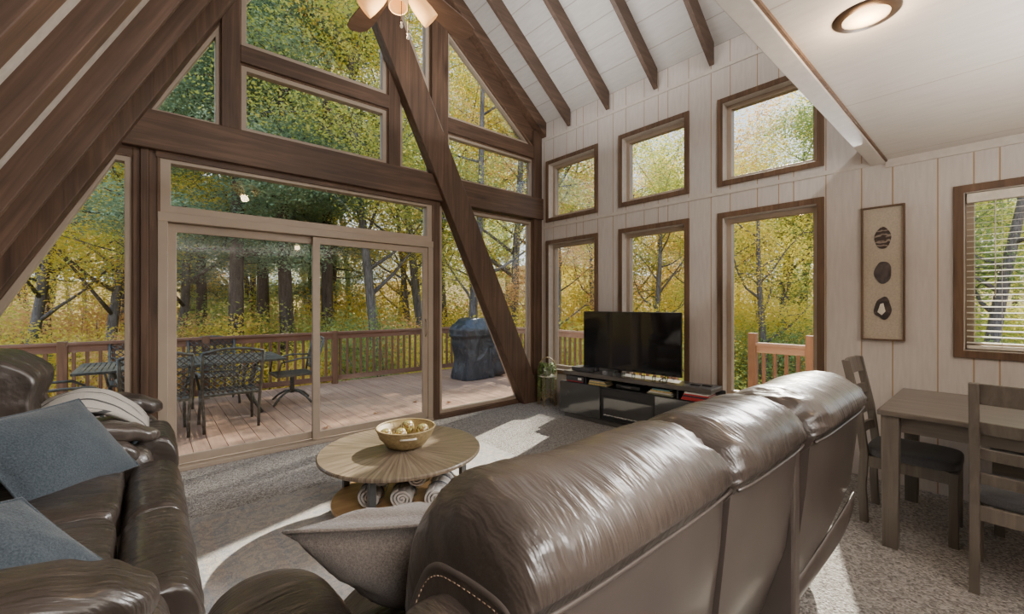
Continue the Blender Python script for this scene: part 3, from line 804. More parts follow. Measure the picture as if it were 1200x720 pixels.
# rolled towels
rr_t = random.Random(2)
def towel(c, ang, ln, r, label, seedr):
    mb = MB(); turns = 3.2; n = 70; T = .011; rr = random.Random(seedr)
    outer = []; inner = []
    for i in range(n+1):
        t = i/n; a = t*turns*math.tau+rr.random()*.02; ra = .008+(r-.008)*t
        wob = 1+.06*math.sin(a*2+seedr)
        outer.append((ra*math.cos(a)*wob, ra*math.sin(a)*.93)); inner.append(((ra-T)*math.cos(a)*wob, (ra-T)*math.sin(a)*.93))
    ax = Vector((math.cos(ang), math.sin(ang), 0)); sd = Vector((-math.sin(ang), math.cos(ang), 0)); C = Vector(c)
    vs = []; ends = [-1, -.93, .93, 1]
    for e in ends:
        k = 1 if abs(e) < .95 else .96
        for (p, q) in outer: vs.append(C+ax*e*ln/2+sd*p*k+Vector((0, 0, q*k)))
        for (p, q) in inner: vs.append(C+ax*e*ln/2+sd*p*k+Vector((0, 0, q*k)))
    N = n+1; fs = []
    for s in range(3):
        for i in range(n):
            o0, o1 = s*2*N, (s+1)*2*N
            fs.append((o0+i, o0+i+1, o1+i+1, o1+i)); fs.append((o0+N+i, o1+N+i, o1+N+i+1, o0+N+i+1))
    for i in range(n):
        fs.append((i, N+i, N+i+1, i+1)); b0 = 3*2*N; fs.append((b0+i, b0+i+1, b0+N+i+1, b0+N+i))
    fs.append((n, N+n, 6*N+N+n, 6*N+n))
    mb.add(vs, fs, True)
    root = thing('rolled_towel', label, 'towel', (c[0], c[1], c[2]-r), 'rolled towels on the coffee table shelf')
    o = mb.build('towel_roll', M['towelw'], root); es = o.modifiers.new('e', 'EDGE_SPLIT'); es.split_angle = R(60)
    # woven dark stripes wrap round the roll
    for e in (-.62, -.5, .1, .55, .67):
        w_ = .004 if e in (-.62, .67) else .010
        sp = MB(); vs = []; n2 = 40
        for q in (-1, 1):
            for i in range(n2):
                a = math.tau*i/n2; vs.append(C+ax*(e*ln/2+q*w_)+sd*(r*1.075*math.cos(a))+Vector((0, 0, r*1.0*math.sin(a))))
        sp.add(vs, [(i, (i+1) % n2, n2+(i+1) % n2, n2+i) for i in range(n2)], True); sp.build('stripe', M['navyfab'], root)
M['towelw'] = fabric('white_towel', (.60, .56, .53), (.82, .77, .73), 240, .9)
M['navyfab'] = fabric('navy_stripe', (.02, .025, .04), (.06, .07, .10), 240, .9)
TW = math.atan2(.42, .33)
for c, l, s_ in (((1.00, 2.50), .25, 'white rolled towel with dark stripes at the left end of the shelf'),
                 ((1.145, 2.36), .30, 'white rolled towel in the middle of the bottom row on the shelf'),
                 ((1.315, 2.22), .34, 'white rolled towel with dark stripes at the right end of the bottom row')):
    d = (math.cos(TW), math.sin(TW)); towel((c[0]+d[0]*l/2, c[1]+d[1]*l/2, .226), TW+rr_t.uniform(-.06, .06), l, .073, s_, int(c[0]*50))
for c, l, s_ in (((1.08, 2.47), .27, 'white rolled towel on top of the pile, left one'), ((1.235, 2.33), .31, 'white rolled towel on top of the pile, right one')):
    d = (math.cos(TW), math.sin(TW)); towel((c[0]+d[0]*l/2, c[1]+d[1]*l/2, .345), TW+rr_t.uniform(-.06, .06), l, .070, s_, int(c[0]*50))

# ------------------------------------------------------------------ media console (local: x depth, y length, front at -x)
con = thing('media_console', 'low glossy dark grey media console with fireplace insert below the television', 'tv stand', (0,0,0), world=False)
Hl = .92; D = .165
MB().box(-D+.03, D, -Hl+.02, Hl-.04, 0, .06).build('plinth', M['darkash'], con, .003)
MB().box(-D, D, -Hl, Hl, .06, .085).build('bottom_panel', M['black'], con, .002)
MB().box(-D, D, -Hl, Hl, .43, .445).build('shelf', M['black'], con, .002)
MB().box(D-.012, D, -Hl, Hl, .085, .53).build('back_panel', M['darkgrey'], con)
MB().box(-D+.015, D, -Hl+.03, Hl-.03, .53, .575).build('tabletop', M['darkash'], con, .004)
for y in (Hl-.36, -Hl+.36): MB().box(-D+.02, D-.01, y-.01, y+.01, .445, .53).build('divider', M['black'], con)
for y0, y1 in ((.335, Hl), (-Hl, -.335)):
    MB().box(-D-.018, -D, y0, y1, .065, .44).build('door', M['gloss'], con, .003)
for y in (-.33, .33): MB().box(-D, D-.012, y-.008, y+.008, .085, .43).build('side_panel', M['black'], con)
fp = MB().box(-D-.008, -D+.012, -.325, .325, .09, .43)
MB().ring([(-.325, .09), (.325, .09), (.325, .355), (-.325, .355)], .028, -D-.008, -D+.006, 'yz').build('fireplace_frame', M['black'], con, .003)
MB().box(-D-.002, -D+.004, -.30, .30, .115, .33).build('fireplace_glass', M['gloss'], con)
cr = MB(); rr = random.Random(5)
for k in range(60):
    y = -.29+.58*k/59; cr.sphere((-D-.004, y, .128+rr.random()*.004), .0035+rr.random()*.003, 6, 4)
cr.build('crystals', M['white'], con); 
MB().box(-D-.004, -D+.01, -.325, .325, .355, .43).build('hinged_flap', M['black'], con, .003)
con.location = (4.165, 2.72, 0); CR = 4.6; con.rotation_euler = (0, 0, R(CR))
CMW = Matrix.Translation((4.165, 2.72, 0)) @ Matrix.Rotation(R(CR), 4, 'Z')
def on_con(root):  root.matrix_world = CMW @ root.matrix_world
def cthing(name, label, cat, loc, group=None):
    o = thing(name, label, cat, loc, group); return o
def place(o):
    l = CMW @ Vector(o.location); o.location = l; o.rotation_euler = (0, 0, R(CR))
# tv
tv = thing('television', 'large black flat-screen television on the dark media console', 'television', (.04, .10, .575))
cy = .09; hw = .62
MB().box(.03, .055, cy-hw, cy+hw, .625, 1.315).build('housing', M['black'], tv, .004)
MB().box(.024, .030, cy-hw+.008, cy+hw-.008, .640, 1.308).build('screen', M['blackgloss'], tv)
for s_ in (-1, 1):
    y = cy+s_*.47
    g = MB(); g.tube([(.045, y, .64), (-.06, y+s_*.03, .582), (-.055, y-s_*.06, .582), (.045, y, .64), (.12, y+s_*.03, .582)], .006, 6); g.build('foot', M['black'], tv)
place(tv)
# things on the console
def bookbox(x0, x1, y0, y1, z0, z1, mat, label, name='book', cat='book', grp=None, pages=True):
    cx, cyy = (x0+x1)/2, (y0+y1)/2
    r_ = thing(name, label, cat, (cx, cyy, z0), grp)
    if pages and z1-z0 > .006:
        e = min(.003, (z1-z0)*.2)
        MB().box(x0, x1, y0, y1, z0, z0+e).box(x0, x1, y0, y1, z1-e, z1).box(x0, x0+.003, y0, y1, z0+e, z1-e).build('cover', mat, r_)
        MB().box(x0+.003, x1-.004, y0+.004, y1-.004, z0+e, z1-e).build('pages', M['paper'], r_)
    else: MB().box(x0, x1, y0, y1, z0, z1).build('cover', mat, r_)
    place(r_); return r_
bx = thing('cable_box', 'flat black cable box at the left end of the media console top', 'cable box', (.0, .66, .575))
MB().box(-.10, .10, .53, .80, .58, .625).build('housing', M['darkgrey'], bx, .004)
vt = MB()
for k in range(9): vt.box(-.08, .08, .55+.026*k, .562+.026*k, .625, .6265)
vt.build('vents', M['black'], bx); place(bx)
o = thing('disc_player', 'small black and silver player box in the left shelf bay of the console', 'player', (-.04, .74, .445))
MB().box(-.13, .05, .60, .86, .452, .515).build('housing', M['darkgrey'], o, .003); MB().box(-.132, -.13, .61, .85, .448, .456).build('red_edge', M['red'], o); MB().box(-.133, -.13, .63, .68, .475, .50).build('display', M['white'], o); place(o)
z = .445
sp = [('yellow', 'yellow game box at the bottom of the stack beside the player box'), ('olive', 'olive game box second in the stack beside the player box'), ('yellow', 'yellow game box third in the stack beside the player box'), ('greycover', 'grey booklet on top of the yellow game box stack')]
for k, (c, l) in enumerate(sp):
    bookbox(-.13, .03, .28+.012*k, .53-.006*k, z, z+.014, M[c], l, 'game_box', 'game box', 'boxes stacked in the left shelf bay'); z += .015
o = thing('game_console', 'low black game console in the middle shelf bay', 'game console', (0, .02, .445))
MB().box(-.11, .08, -.13, .17, .448, .492).build('housing', M['black'], o, .006); MB().box(-.112, -.11, -.02, .10, .466, .474).build('front_slot', M['greycover'], o); place(o)
z = .445
for k, (c, l) in enumerate([('olive', 'olive disc case at the bottom of the stack in the middle bay'), ('whitecover', 'white disc case second from the bottom in the middle bay'), ('yellow', 'yellow disc case third from the bottom in the middle bay'), ('teal', 'teal disc case on top of the stack in the middle bay')]):
    bookbox(-.13, .03, -.50+.01*k, -.22-.02*k, z, z+.015, M[c], l, 'disc_case', 'disc case', 'disc cases in the middle shelf bay'); z += .016
z = .445
for k, (c, l) in enumerate([('red', 'red-spined book at the bottom of the right shelf stack'), ('red', 'bright red book second from the bottom of the right shelf stack'), ('navy', 'dark book with red edge third from the bottom of the right shelf stack'), ('red', 'thin red book just below the white book of the right shelf stack'), ('whitecover', 'white book on top of the right shelf stack')]):
    bookbox(-.15, .05, -.885+.006*k, -.60-.008*k, z, z+.015, M[c], l, 'book', 'book', 'books in the right shelf bay'); z += .016
o = bookbox(-.12, .10, -.885, -.60, .575, .580, M['greycover'], 'grey glossy magazine lying on the right end of the console', 'magazine', 'magazine', None, False)
for q, (yy, xx) in enumerate(((-.70, -.04), (-.80, .0))):
    o = thing('remote_control', ('black remote control lying on the magazine, left of the two', 'black remote control lying on the magazine, right of the two')[q], 'remote', (xx, yy, .580), 'remotes on the magazine')
    MB().box(xx-.022, xx+.022, yy-.045, yy+.045, .581, .594).build('shell', M['black'], o, .004); place(o)
gc = random.Random(3)
for k in range(7):
    yy = .32-.12*k; xx = -.10+.012*(k % 2)
    o = thing('glass_tumbler', ('small clear glass standing in front of the television, %s' % ['first from the left, nearest the cable box', 'second from the left', 'third from the left', 'in the middle of the row', 'fifth from the left', 'sixth from the left', 'last on the right, nearest the magazine'][k]), 'glass', (xx, yy, .575), 'glasses in front of the television')
    if k == 0:
        MB().box(xx-.018, xx+.018, yy-.022, yy+.022, .576, .622).build('candle_cube', M['greycover'], o, .003); o.name = 'glass_cube'; o['label'] = 'dark little cube ornament at the left of the row of glasses'; o['category'] = 'ornament'
    else:
        MB().lathe([(0, .578), (.018, .578), (.020, .600), (.021, .628), (.0185, .628), (.0175, .600), (.016, .584), (0, .584)], (xx, yy, 0), 20).build('tumbler', M['clearglass'] if 'clearglass' in M else M['glass'], o)
    place(o)

# ------------------------------------------------------------------ plant stand in the corner
ps = thing('plant_stand', 'small rattan plant stand with looped feet in the corner', 'plant stand', (4.20, 4.13, 0))
pc = Vector((4.21, 4.14, 0)); PR = .115
for k in range(4):
    a = R(20+90*k); x, y = pc.x+PR*math.cos(a), pc.y+PR*math.sin(a)
    MB().tube([(x, y, 0), (x, y, .46)], .008, 8).build('leg', M['wicker'], ps)
sh = MB(); sh.lathe([(0, .40), (PR+.012, .40), (PR+.012, .412), (0, .412)], (pc.x, pc.y, 0), 28, False); sh.build('shelf', M['cream'], ps)
d1 = Vector((math.cos(R(-49)), math.sin(R(-49)), 0))
MB().tube([pc+d1*(PR+.012)*math.cos(t)+Vector((0, 0, .46+.20*math.sin(t))) for t in [math.pi*k/20 for k in range(21)]]+[pc-d1*(PR+.012)+Vector((0, 0, .0))], .008, 8).build('hoop', M['wicker'], ps)
MB().tube([pc+d1*(PR+.012)+Vector((0, 0, zz)) for zz in (0, .46)], .008, 8).build('hoop_leg', M['wicker'], ps)
lp = MB()
for k in range(4):
    a0, a1 = R(20+90*k), R(110+90*k)
    p0 = Vector((pc.x+PR*math.cos(a0), pc.y+PR*math.sin(a0), 0)); p1 = Vector((pc.x+PR*math.cos(a1), pc.y+PR*math.sin(a1), 0))
    for hh in (.10, .15): lp.tube([p0.lerp(p1, .5-.5*math.cos(t))+Vector((0, 0, .03+hh*math.sin(t))) for t in [math.pi*q/12 for q in range(13)]], .005, 6)
lp.build('foot_loops', M['wicker'], ps)
pp = thing('potted_plant', 'small trailing green plant in a grey-green pot on the rattan stand', 'plant', (pc.x, pc.y, .412))
MB().lathe([(0, .412), (.045, .412), (.065, .45), (.068, .50), (.060, .525), (.052, .525), (.052, .50), (0, .50)], (pc.x, pc.y, 0), 24).build('pot', M['pot'], pp)
lf = MB(); rr = random.Random(11)
for k in range(55):
    a = rr.uniform(0, math.tau)
    if rr.random() < .55: a = math.atan2(-d1.y, -d1.x)+rr.uniform(-.8, .8)
    ln = rr.uniform(.10, .42) if rr.random() < .75 else .08
    p = Vector((pc.x+.045*math.cos(a), pc.y+.045*math.sin(a), .525)); pts = [p.copy()]
    v = Vector((math.cos(a)*.022, math.sin(a)*.022, .03)); n = int(ln/.022)+3
    for q in range(n):
        p = p+v; v = Vector((v.x*.72, v.y*.72, max(-.026, v.z-.014)));
        if q % 1 == 0: pts.append(p.copy())
    lf.tube(pts, .0016, 4)
    for q in pts[1:]:
        for s_ in (0, 1):
            e = Vector((rr.uniform(-1, 1), rr.uniform(-1, 1), rr.uniform(-.6, .4)))  .normalized()*.030; g_ = e.cross(Vector((0, 0, 1))).normalized()*.010
            lf.add([q, q+e*.5+g_, q+e, q+e*.5-g_], [(0, 1, 2, 3)])
lf.build('foliage', M['leafplant'], pp)

# ------------------------------------------------------------------ framed agates
ar = thing('framed_artwork', 'tall narrow framed artwork of three dark agate slices on the white wall', 'artwork', (XW, .615, 1.11))
A = [(.485, 1.115), (.75, 1.115), (.75, 2.18), (.485, 2.18)]
MB().ring(A, .012, XW-.035, XW-.002, 'yz').build('frame', M['casing'], ar, .002)
MB().prism(inset(A, .010), XW-.010, XW-.004, 'yz').build('mat_board', plain('linen_board', (.50, .43, .34), .8, scale=80), ar)
for k, (zc, hh, hw_) in enumerate(((1.93, .088, .052), (1.655, .088, .054), (1.37, .088, .054))):
    rr = random.Random(k+3); pts = []
    for i in range(36):
        a = math.tau*i/36; r_ = 1+(.03, .05, .07)[k]*math.sin(a*3+k)+(.02, .03, .05)[k]*math.sin(a*5+k*2)
        taper = 1-.28*max(0, math.sin(a)) if k == 0 else 1-.15*max(0, math.sin(a+.4))
        pts.append((.617+hw_*math.cos(a)*r_*taper, zc+hh*math.sin(a)*r_))
    MB().prism(pts, XW-.018, XW-.010, 'yz').build('agate_slice', agate_mat(k), ar, .002)
    if k == 2:
        MB().prism([(.63, 1.405), (.648, 1.34), (.622, 1.315), (.60, 1.345), (.612, 1.41)], XW-.0195, XW-.017, 'yz').build('pale_crystal', M['cream'], ar)

# ------------------------------------------------------------------ blind
bd = thing('venetian_blind', 'cream venetian blind with open slats inside the far right window', 'blind', (XW+.03, -.41, 1.09))
MB().box(XW+.005, XW+.055, -.985, .165, 2.125, 2.19).build('headrail', M['cream'], bd, .003)
for k in range(24):
    zz = 1.125+k*.0425
    s_ = MB(); s_.add([(XW+.012, -.985, zz-.002), (XW+.012, .165, zz-.002), (XW+.058, .165, zz+.004), (XW+.058, -.985, zz+.004),
                      (XW+.012, -.985, zz+.0008), (XW+.012, .165, zz+.0008), (XW+.058, .165, zz+.0068), (XW+.058, -.985, zz+.0068)],
                     [(0,1,2,3), (4,7,6,5), (0,4,5,1), (1,5,6,2), (2,6,7,3), (3,7,4,0)]); s_.build('slat', M['cream'], bd)
MB().box(XW+.012, XW+.058, -.985, .165, 1.085, 1.108).build('bottom_rail', M['cream'], bd, .003)
for y in (.0, -.10, -.7): MB().tube([(XW+.008, y, 1.10), (XW+.008, y, 2.13)], .0012, 4).build('cord', M['cream'], bd)
MB().tube([(XW+.002, .03, 1.45), (XW+.002, .03, 2.13)], .003, 6).build('wand', M['cream'], bd)

# ------------------------------------------------------------------ recessed light
rl = thing('recessed_light', 'round recessed ceiling light glowing warm in the loft ceiling', 'ceiling light', (2.14, .35, 2.54))
MB().lathe([(.075, 2.53), (.102, 2.534), (.108, 2.539), (.108, 2.541), (.07, 2.541)], (2.14, .35, 0), 48).build('trim_ring', M['bronze'], rl)
MB().lathe([(0, 2.522), (.045, 2.524), (.072, 2.532), (.077, 2.54), (0, 2.5395)], (2.14, .35, 0), 40).build('lens', M['lens'], rl)

# ------------------------------------------------------------------ ceiling fan
fx, fy = 1.02, 2.13
fn = thing('ceiling_fan', 'dark-bladed ceiling fan with three warm glowing shades and two pull chains', 'ceiling fan', (fx, fy, 3.2))
MB().tube([(fx, fy, 3.3), (fx, fy, 5.05)], .014, 12).build('downrod', M['bronze'], fn)
MB().lathe([(0, 3.16), (.07, 3.165), (.115, 3.20), (.125, 3.26), (.10, 3.32), (.04, 3.35), (0, 3.35)], (fx, fy, 0), 36).build('motor', M['bronze'], fn)
MB().lathe([(0, 3.06), (.045, 3.065), (.06, 3.10), (.05, 3.16), (0, 3.16)], (fx, fy, 0), 28).build('light_hub', M['bronze'], fn)
mid = math.degrees(math.atan2(2.485-2.13, 1.28-1.02))
for k in range(5):
    a = R(mid-36+72*k); ca, sa = math.cos(a), math.sin(a); R3 = rotz(a)
    mb = MB(); out = [(.14, -.045), (.22, -.06), (.52, -.075), (.60, -.065), (.635, -.03), (.635, .03), (.60, .065), (.52, .075), (.22, .06), (.14, .045)]
    vs = []
    for zz in (0, .008):
        for (x, y) in out:
            p = R3 @ Vector((x, y, zz-y*.16)); vs.append((p.x+fx, p.y+fy, p.z+3.19))
    n = len(out); mb.add(vs, [tuple(range(n)), tuple(range(2*n-1, n-1, -1))]+[(i, i+n, (i+1) % n+n, (i+1) % n) for i in range(n)])
    mb.build('blade', M['fanwood'], fn, .002)
    MB().bar(Vector((fx, fy, 3.195))+R3 @ Vector((.09, 0, 0)), Vector((fx, fy, 3.185))+R3 @ Vector((.2, 0, 0)), .035, .008).build('blade_arm', M['bronze'], fn)
# shades: one towards the camera, two either side
view = math.degrees(math.atan2(-fy, -fx))
for k, (da, til) in enumerate(((0, 12), (105, 48), (-105, 48))):
    a = R(view+da); d = Vector((math.cos(a), math.sin(a), 0)); c0 = Vector((fx, fy, 3.11))+d*.06
    axd = (d*math.sin(R(til))+Vector((0, 0, -math.cos(R(til))))).normalized()
    rot = axd.to_track_quat('Z', 'Y').to_matrix(); mb = MB(); prof = [(.022, 0), (.034, .02), (.046, .07), (.050, .13), (.049, .17), (.044, .17), (.045, .13), (.040, .07), (.02, .02)]
    n = 28; vs = []
    for r_, h in prof:
        for q in range(n):
            t = math.tau*q/n; p = rot @ Vector((r_*math.cos(t), r_*math.sin(t), h)); vs.append(c0+p)
    mb.add(vs, [(i*n+q, i*n+(q+1) % n, (i+1)*n+(q+1) % n, (i+1)*n+q) for i in range(len(prof)-1) for q in range(n)], True)
    mb.build('light_shade', M['shade'], fn)
for (dx, dy, zb) in ((-.01, -.06, 2.865), (.035, -.045, 2.83)):
    ch = MB().tube([(fx+dx, fy+dy, zb+.03), (fx+dx, fy+dy, 3.08)], .0022, 5).build('pull_chain', M['bronze'], fn)
    MB().lathe([(0, 0), (.006, .004), (.008, .014), (.004, .024), (.006, .032), (0, .036)], (fx+dx, fy+dy, zb-.005), 10).build('pull_knob', M['cream'], ch)

# ------------------------------------------------------------------ dining set
GW = M['grey_wood']
dt = thing('dining_table', 'grey-brown wooden dining table standing near the white wall', 'dining table', (3.72, -.2, 0))
tx0, tx1, ty0, ty1, tz = 3.20, 4.18, -.95, .475, .79
MB().box(tx0, tx1, ty0, ty1, tz-.028, tz).build('tabletop', M['grey_woodY'], dt, .005)
ap = MB(); ap.box(tx0+.05, tx0+.072, ty0+.1, ty1-.1, tz-.12, tz-.028).box(tx1-.072, tx1-.05, ty0+.1, ty1-.1, tz-.12, tz-.028).box(tx0+.1, tx1-.1, ty1-.072, ty1-.05, tz-.12, tz-.028).box(tx0+.1, tx1-.1, ty0+.05, ty0+.072, tz-.12, tz-.028)
ap.build('apron', M['grey_woodY'], dt, .002)
for x in (tx0+.055, tx1-.055):
    for y in (ty0+.055, ty1-.055):
        mb = MB(); mb.add([(x-.034,y-.034,0),(x+.034,y-.034,0),(x+.034,y+.034,0),(x-.034,y+.034,0),(x-.04,y-.04,tz-.028),(x+.04,y-.04,tz-.028),(x+.04,y+.04,tz-.028),(x-.04,y+.04,tz-.028)],
                         [(0,3,2,1),(4,5,6,7),(0,1,5,4),(1,2,6,5),(2,3,7,6),(3,0,4,7)])
        lg = mb.build('leg', GW, dt, .004)
        MB().box(x-.012, x+.012, y-.043, y-.0375, tz-.10, tz-.045).build('inlay_block', GW, lg)
def make_dining_chair(label):
    """faces local -Y, rear legs at +Y"""
    t = thing('dining_chair', label, 'chair', (0,0,0), 'dining chairs at the grey-brown table', world=False)
    W = .205; DP = .43; sh_ = .43
    for s_ in (-1, 1):
        # rear post: curved
        pts = [(0, 0), (.012, .22), (0, .44), (.03, .70), (.095, 1.03)]; vs = []
        for (y, z) in pts:
            for a, b in ((-.018, -.022), (.018, -.022), (.018, .022), (-.018, .022)): vs.append((s_*(W-.018)+a, y+b-.01, z))
        fs = [(3,2,1,0)]+[(i*4+k, i*4+(k+1) % 4, (i+1)*4+(k+1) % 4, (i+1)*4+k) for i in range(4) for k in range(4)]+[(16,17,18,19)]
        MB().add(vs, fs).build('rear_leg', GW, t, .004)
        MB().box(s_*W-.0-(s_*.04 if s_ > 0 else 0), s_*W-(0 if s_ > 0 else -.04), -DP, -DP+.042, 0, sh_).build('front_leg', GW, t, .004)
    fr = MB(); fr.box(-W+.03, W-.03, -DP+.005, -DP+.03, sh_-.07, sh_).box(-W+.03, W-.03, -.02, .005, sh_-.07, sh_)
    for s_ in (-1, 1): fr.box(s_*W-s_*.008, s_*W-s_*.032, -DP+.03, -.01, sh_-.07, sh_)
    fr.build('seat_frame', GW, t, .002)
    MB().soft((0, -.225, sh_+.028), (W+.008, .215, .036), 5, 12).build('seat_cushion', M['greyseat'], t)
    for (z0, z1, y0, y1) in ((.93, 1.03, .072, .095), (.785, .845, .045, .058), (.66, .715, .022, .034), (.54, .595, .008, .018)):
        mb = MB(); vs = []; n = 10
        for i in range(n+1):
            u = -1+2*i/n; x = u*(W-.03); bow = .022*(1-u*u)
            for (yy, zz) in ((y0-.021+bow, z0), (y0+.0+bow, z0), (y1+bow, z1), (y1-.021+bow, z1)): vs.append((x, yy, zz))
        fs = [(3,2,1,0)]+[(i*4+k, i*4+(k+1) % 4, (i+1)*4+(k+1) % 4, (i+1)*4+k) for i in range(n) for k in range(4)]+[tuple(n*4+k for k in range(4))]
        MB().add(vs, fs).build('back_rail' if z0 > .9 else 'back_slat', GW, t, .003)
    return t
dc = make_dining_chair('grey-brown ladder-back chair tucked under the far end of the dining table')
c2 = copy_tree(dc); c2['label'] = 'grey-brown ladder-back chair in front of the dining table, its back to the sofa'
dc.location = (3.69, .59, 0); dc.rotation_euler = (0, 0, 0)
c2.location = (3.03, -.10, 0); c2.rotation_euler = (0, 0, R(90))
bn = thing('dining_bench', 'grey upholstered bench between the dining table and the wall', 'bench', (4.08, -.35, 0))
MB().soft((4.04, -.38, .475), (.17, .43, .035), 5, 14).build('seat_cushion', M['greyseat'], bn)
MB().box(3.88, 4.20, -.80, .04, .37, .445).build('seat_frame', M['grey_woodY'], bn, .004)
for x in (3.90, 4.18):
    for y in (.01, -.77): MB().box(x-.022, x+.022, y-.022, y+.022, 0, .37).build('leg', GW, bn, .003)

# ------------------------------------------------------------------ deck
DZ = -.035
dk = MB(); n = 0; x = -4.5
while x < 6.15: dk.box(x, x+.136, 4.62, 8.05, DZ-.04, DZ); x += .142
struct(dk.build('floor_deck', M['deckY'], org=(0,0,0)))
dk = MB(); x = 4.62
while x < 6.15: dk.box(x, x+.136, -.5, 4.615, DZ-.04, DZ); x += .142
struct(dk.build('floor_side_deck', M['deckY'], org=(0,0,0)))
struct(MB().box(-4.5, 6.2, 4.65, 8.0, DZ-.28, DZ-.041).build('trim_90', M['deckX']))
def railing(p0, p1, posts, label, gapz=.945, postz=None, n_b=None, mats=('deckX', 'deckX')):
    p0, p1 = Vector((*p0, 0)), Vector((*p1, 0)); d = (p1-p0); L = d.length; d.normalize(); nrm = Vector((-d.y, d.x, 0))
    t = thing('deck_railing', label, 'railing', (p0.x, p0.y, DZ))
    mt = M['deckX'] if abs(d.x) > .5 else M['deckY']
    z0 = DZ+.07; z1 = DZ+.90
    MB().bar(p0+Vector((0, 0, z1+.02)), p1+Vector((0, 0, z1+.02)), .09, .04).build('top_rail', mt, t, .004)
    MB().bar(p0-nrm*.0+Vector((0, 0, z1-.045)), p1+Vector((0, 0, z1-.045)), .04, .09).build('upper_rail', mt, t, .003)
    MB().bar(p0+Vector((0, 0, z0+.03)), p1+Vector((0, 0, z0+.03)), .04, .085).build('bottom_rail', mt, t, .003)
    for s_ in posts:
        q = p0+d*s_; MB().box(q.x-.048, q.x+.048, q.y-.048, q.y+.048, DZ, DZ+(postz or .955)).build('post', M['deckZ'], t, .004)
    k = int(L/.125)
    for i in range(1, k):
        q = p0+d*(L*i/k)
        if any(abs(L*i/k-s_) < .07 for s_ in posts): continue
        MB().box(q.x-.018, q.x+.018, q.y-.018, q.y+.018, z0+.0, z1-.03).build('baluster', M['deckZ'], t)
    return t
railing((-4.4, 7.9), (6.05, 7.9), [0.05, 1.9, 3.55, 5.05, 6.95, 8.8, 10.4], 'long brown wooden deck railing behind the patio table and covered grill')
railing((6.05, 7.75), (6.05, 3.2), [1.7, 3.2, 4.5], 'brown wooden deck railing along the right side of the deck')
railing((6.0, 2.13), (6.0, 1.49), [0.0, .64], 'short orange-brown railing section with taller posts beside the side steps', postz=1.06)

# fallen leaves on the boards
rl_ = random.Random(8)
dry = plain('dry_leaf', (.33, .15, .06), .8, var=.3)
for k, (x, y) in enumerate(((1.75, 4.95), (2.25, 5.35), (2.95, 5.6), (3.3, 5.25), (1.55, 5.1), (3.7, 6.2))):
    a0 = rl_.uniform(0, 6); pts = []
    for q in range(14):
        t = math.tau*q/14; r_ = .045*(.65+.35*math.cos(t*3+.4))*(1.3 if q == 0 else 1); pts.append((x+r_*math.cos(t+a0), y+r_*math.sin(t+a0), DZ+.004+.018*abs(math.cos(t))))
    vs = [(x, y, DZ+.006)]+pts
    o = MB().add(vs, [(0, 1+q, 1+(q+1) % 14) for q in range(14)]).build('dry_leaf', dry)
    tag(o, 'curled brown fallen leaf lying on the deck boards beyond the sliding door', 'leaf', 'fallen leaves on the deck')
# patio table
pt = thing('patio_table', 'grey cast-metal patio table with slatted top on the deck', 'patio table', (.45, 6.75, DZ))
ptx0, ptx1, pty0, pty1, ptz = -.62, 1.40, 6.25, 7.25, .685
MB().ring([(ptx0, pty0), (ptx1, pty0), (ptx1, pty1), (ptx0, pty1)], .05, ptz-.03, ptz, 'xy').build('rim', M['patio'], pt, .006)
tb = MB()
for i in range(42): x = ptx0+.06+i*(ptx1-ptx0-.12)/41; tb.box(x-.017, x+.017, pty0+.04, pty1-.04, ptz-.018, ptz-.006)
for y in (6.45, 6.75, 7.05): tb.box(ptx0+.04, ptx1-.04, y-.03, y+.03, ptz-.022, ptz-.010)
tb.build('lattice_top', M['patio'], pt)
for x in (ptx0+.3, ptx1-.3):
    for y in (pty0+.2, pty1-.2):
        sx_ = 1 if x > .4 else -1; sy = 1 if y > 6.7 else -1
        MB().tube([(x, y, ptz-.03), (x-sx_*.06, y-sy*.04, .5), (x-sx_*.10, y-sy*.06, .30), (x-sx_*.04, y-sy*.02, .12), (x+sx_*.04, y+sy*.03, DZ)], .022, 8).build('leg', M['patio'], pt)
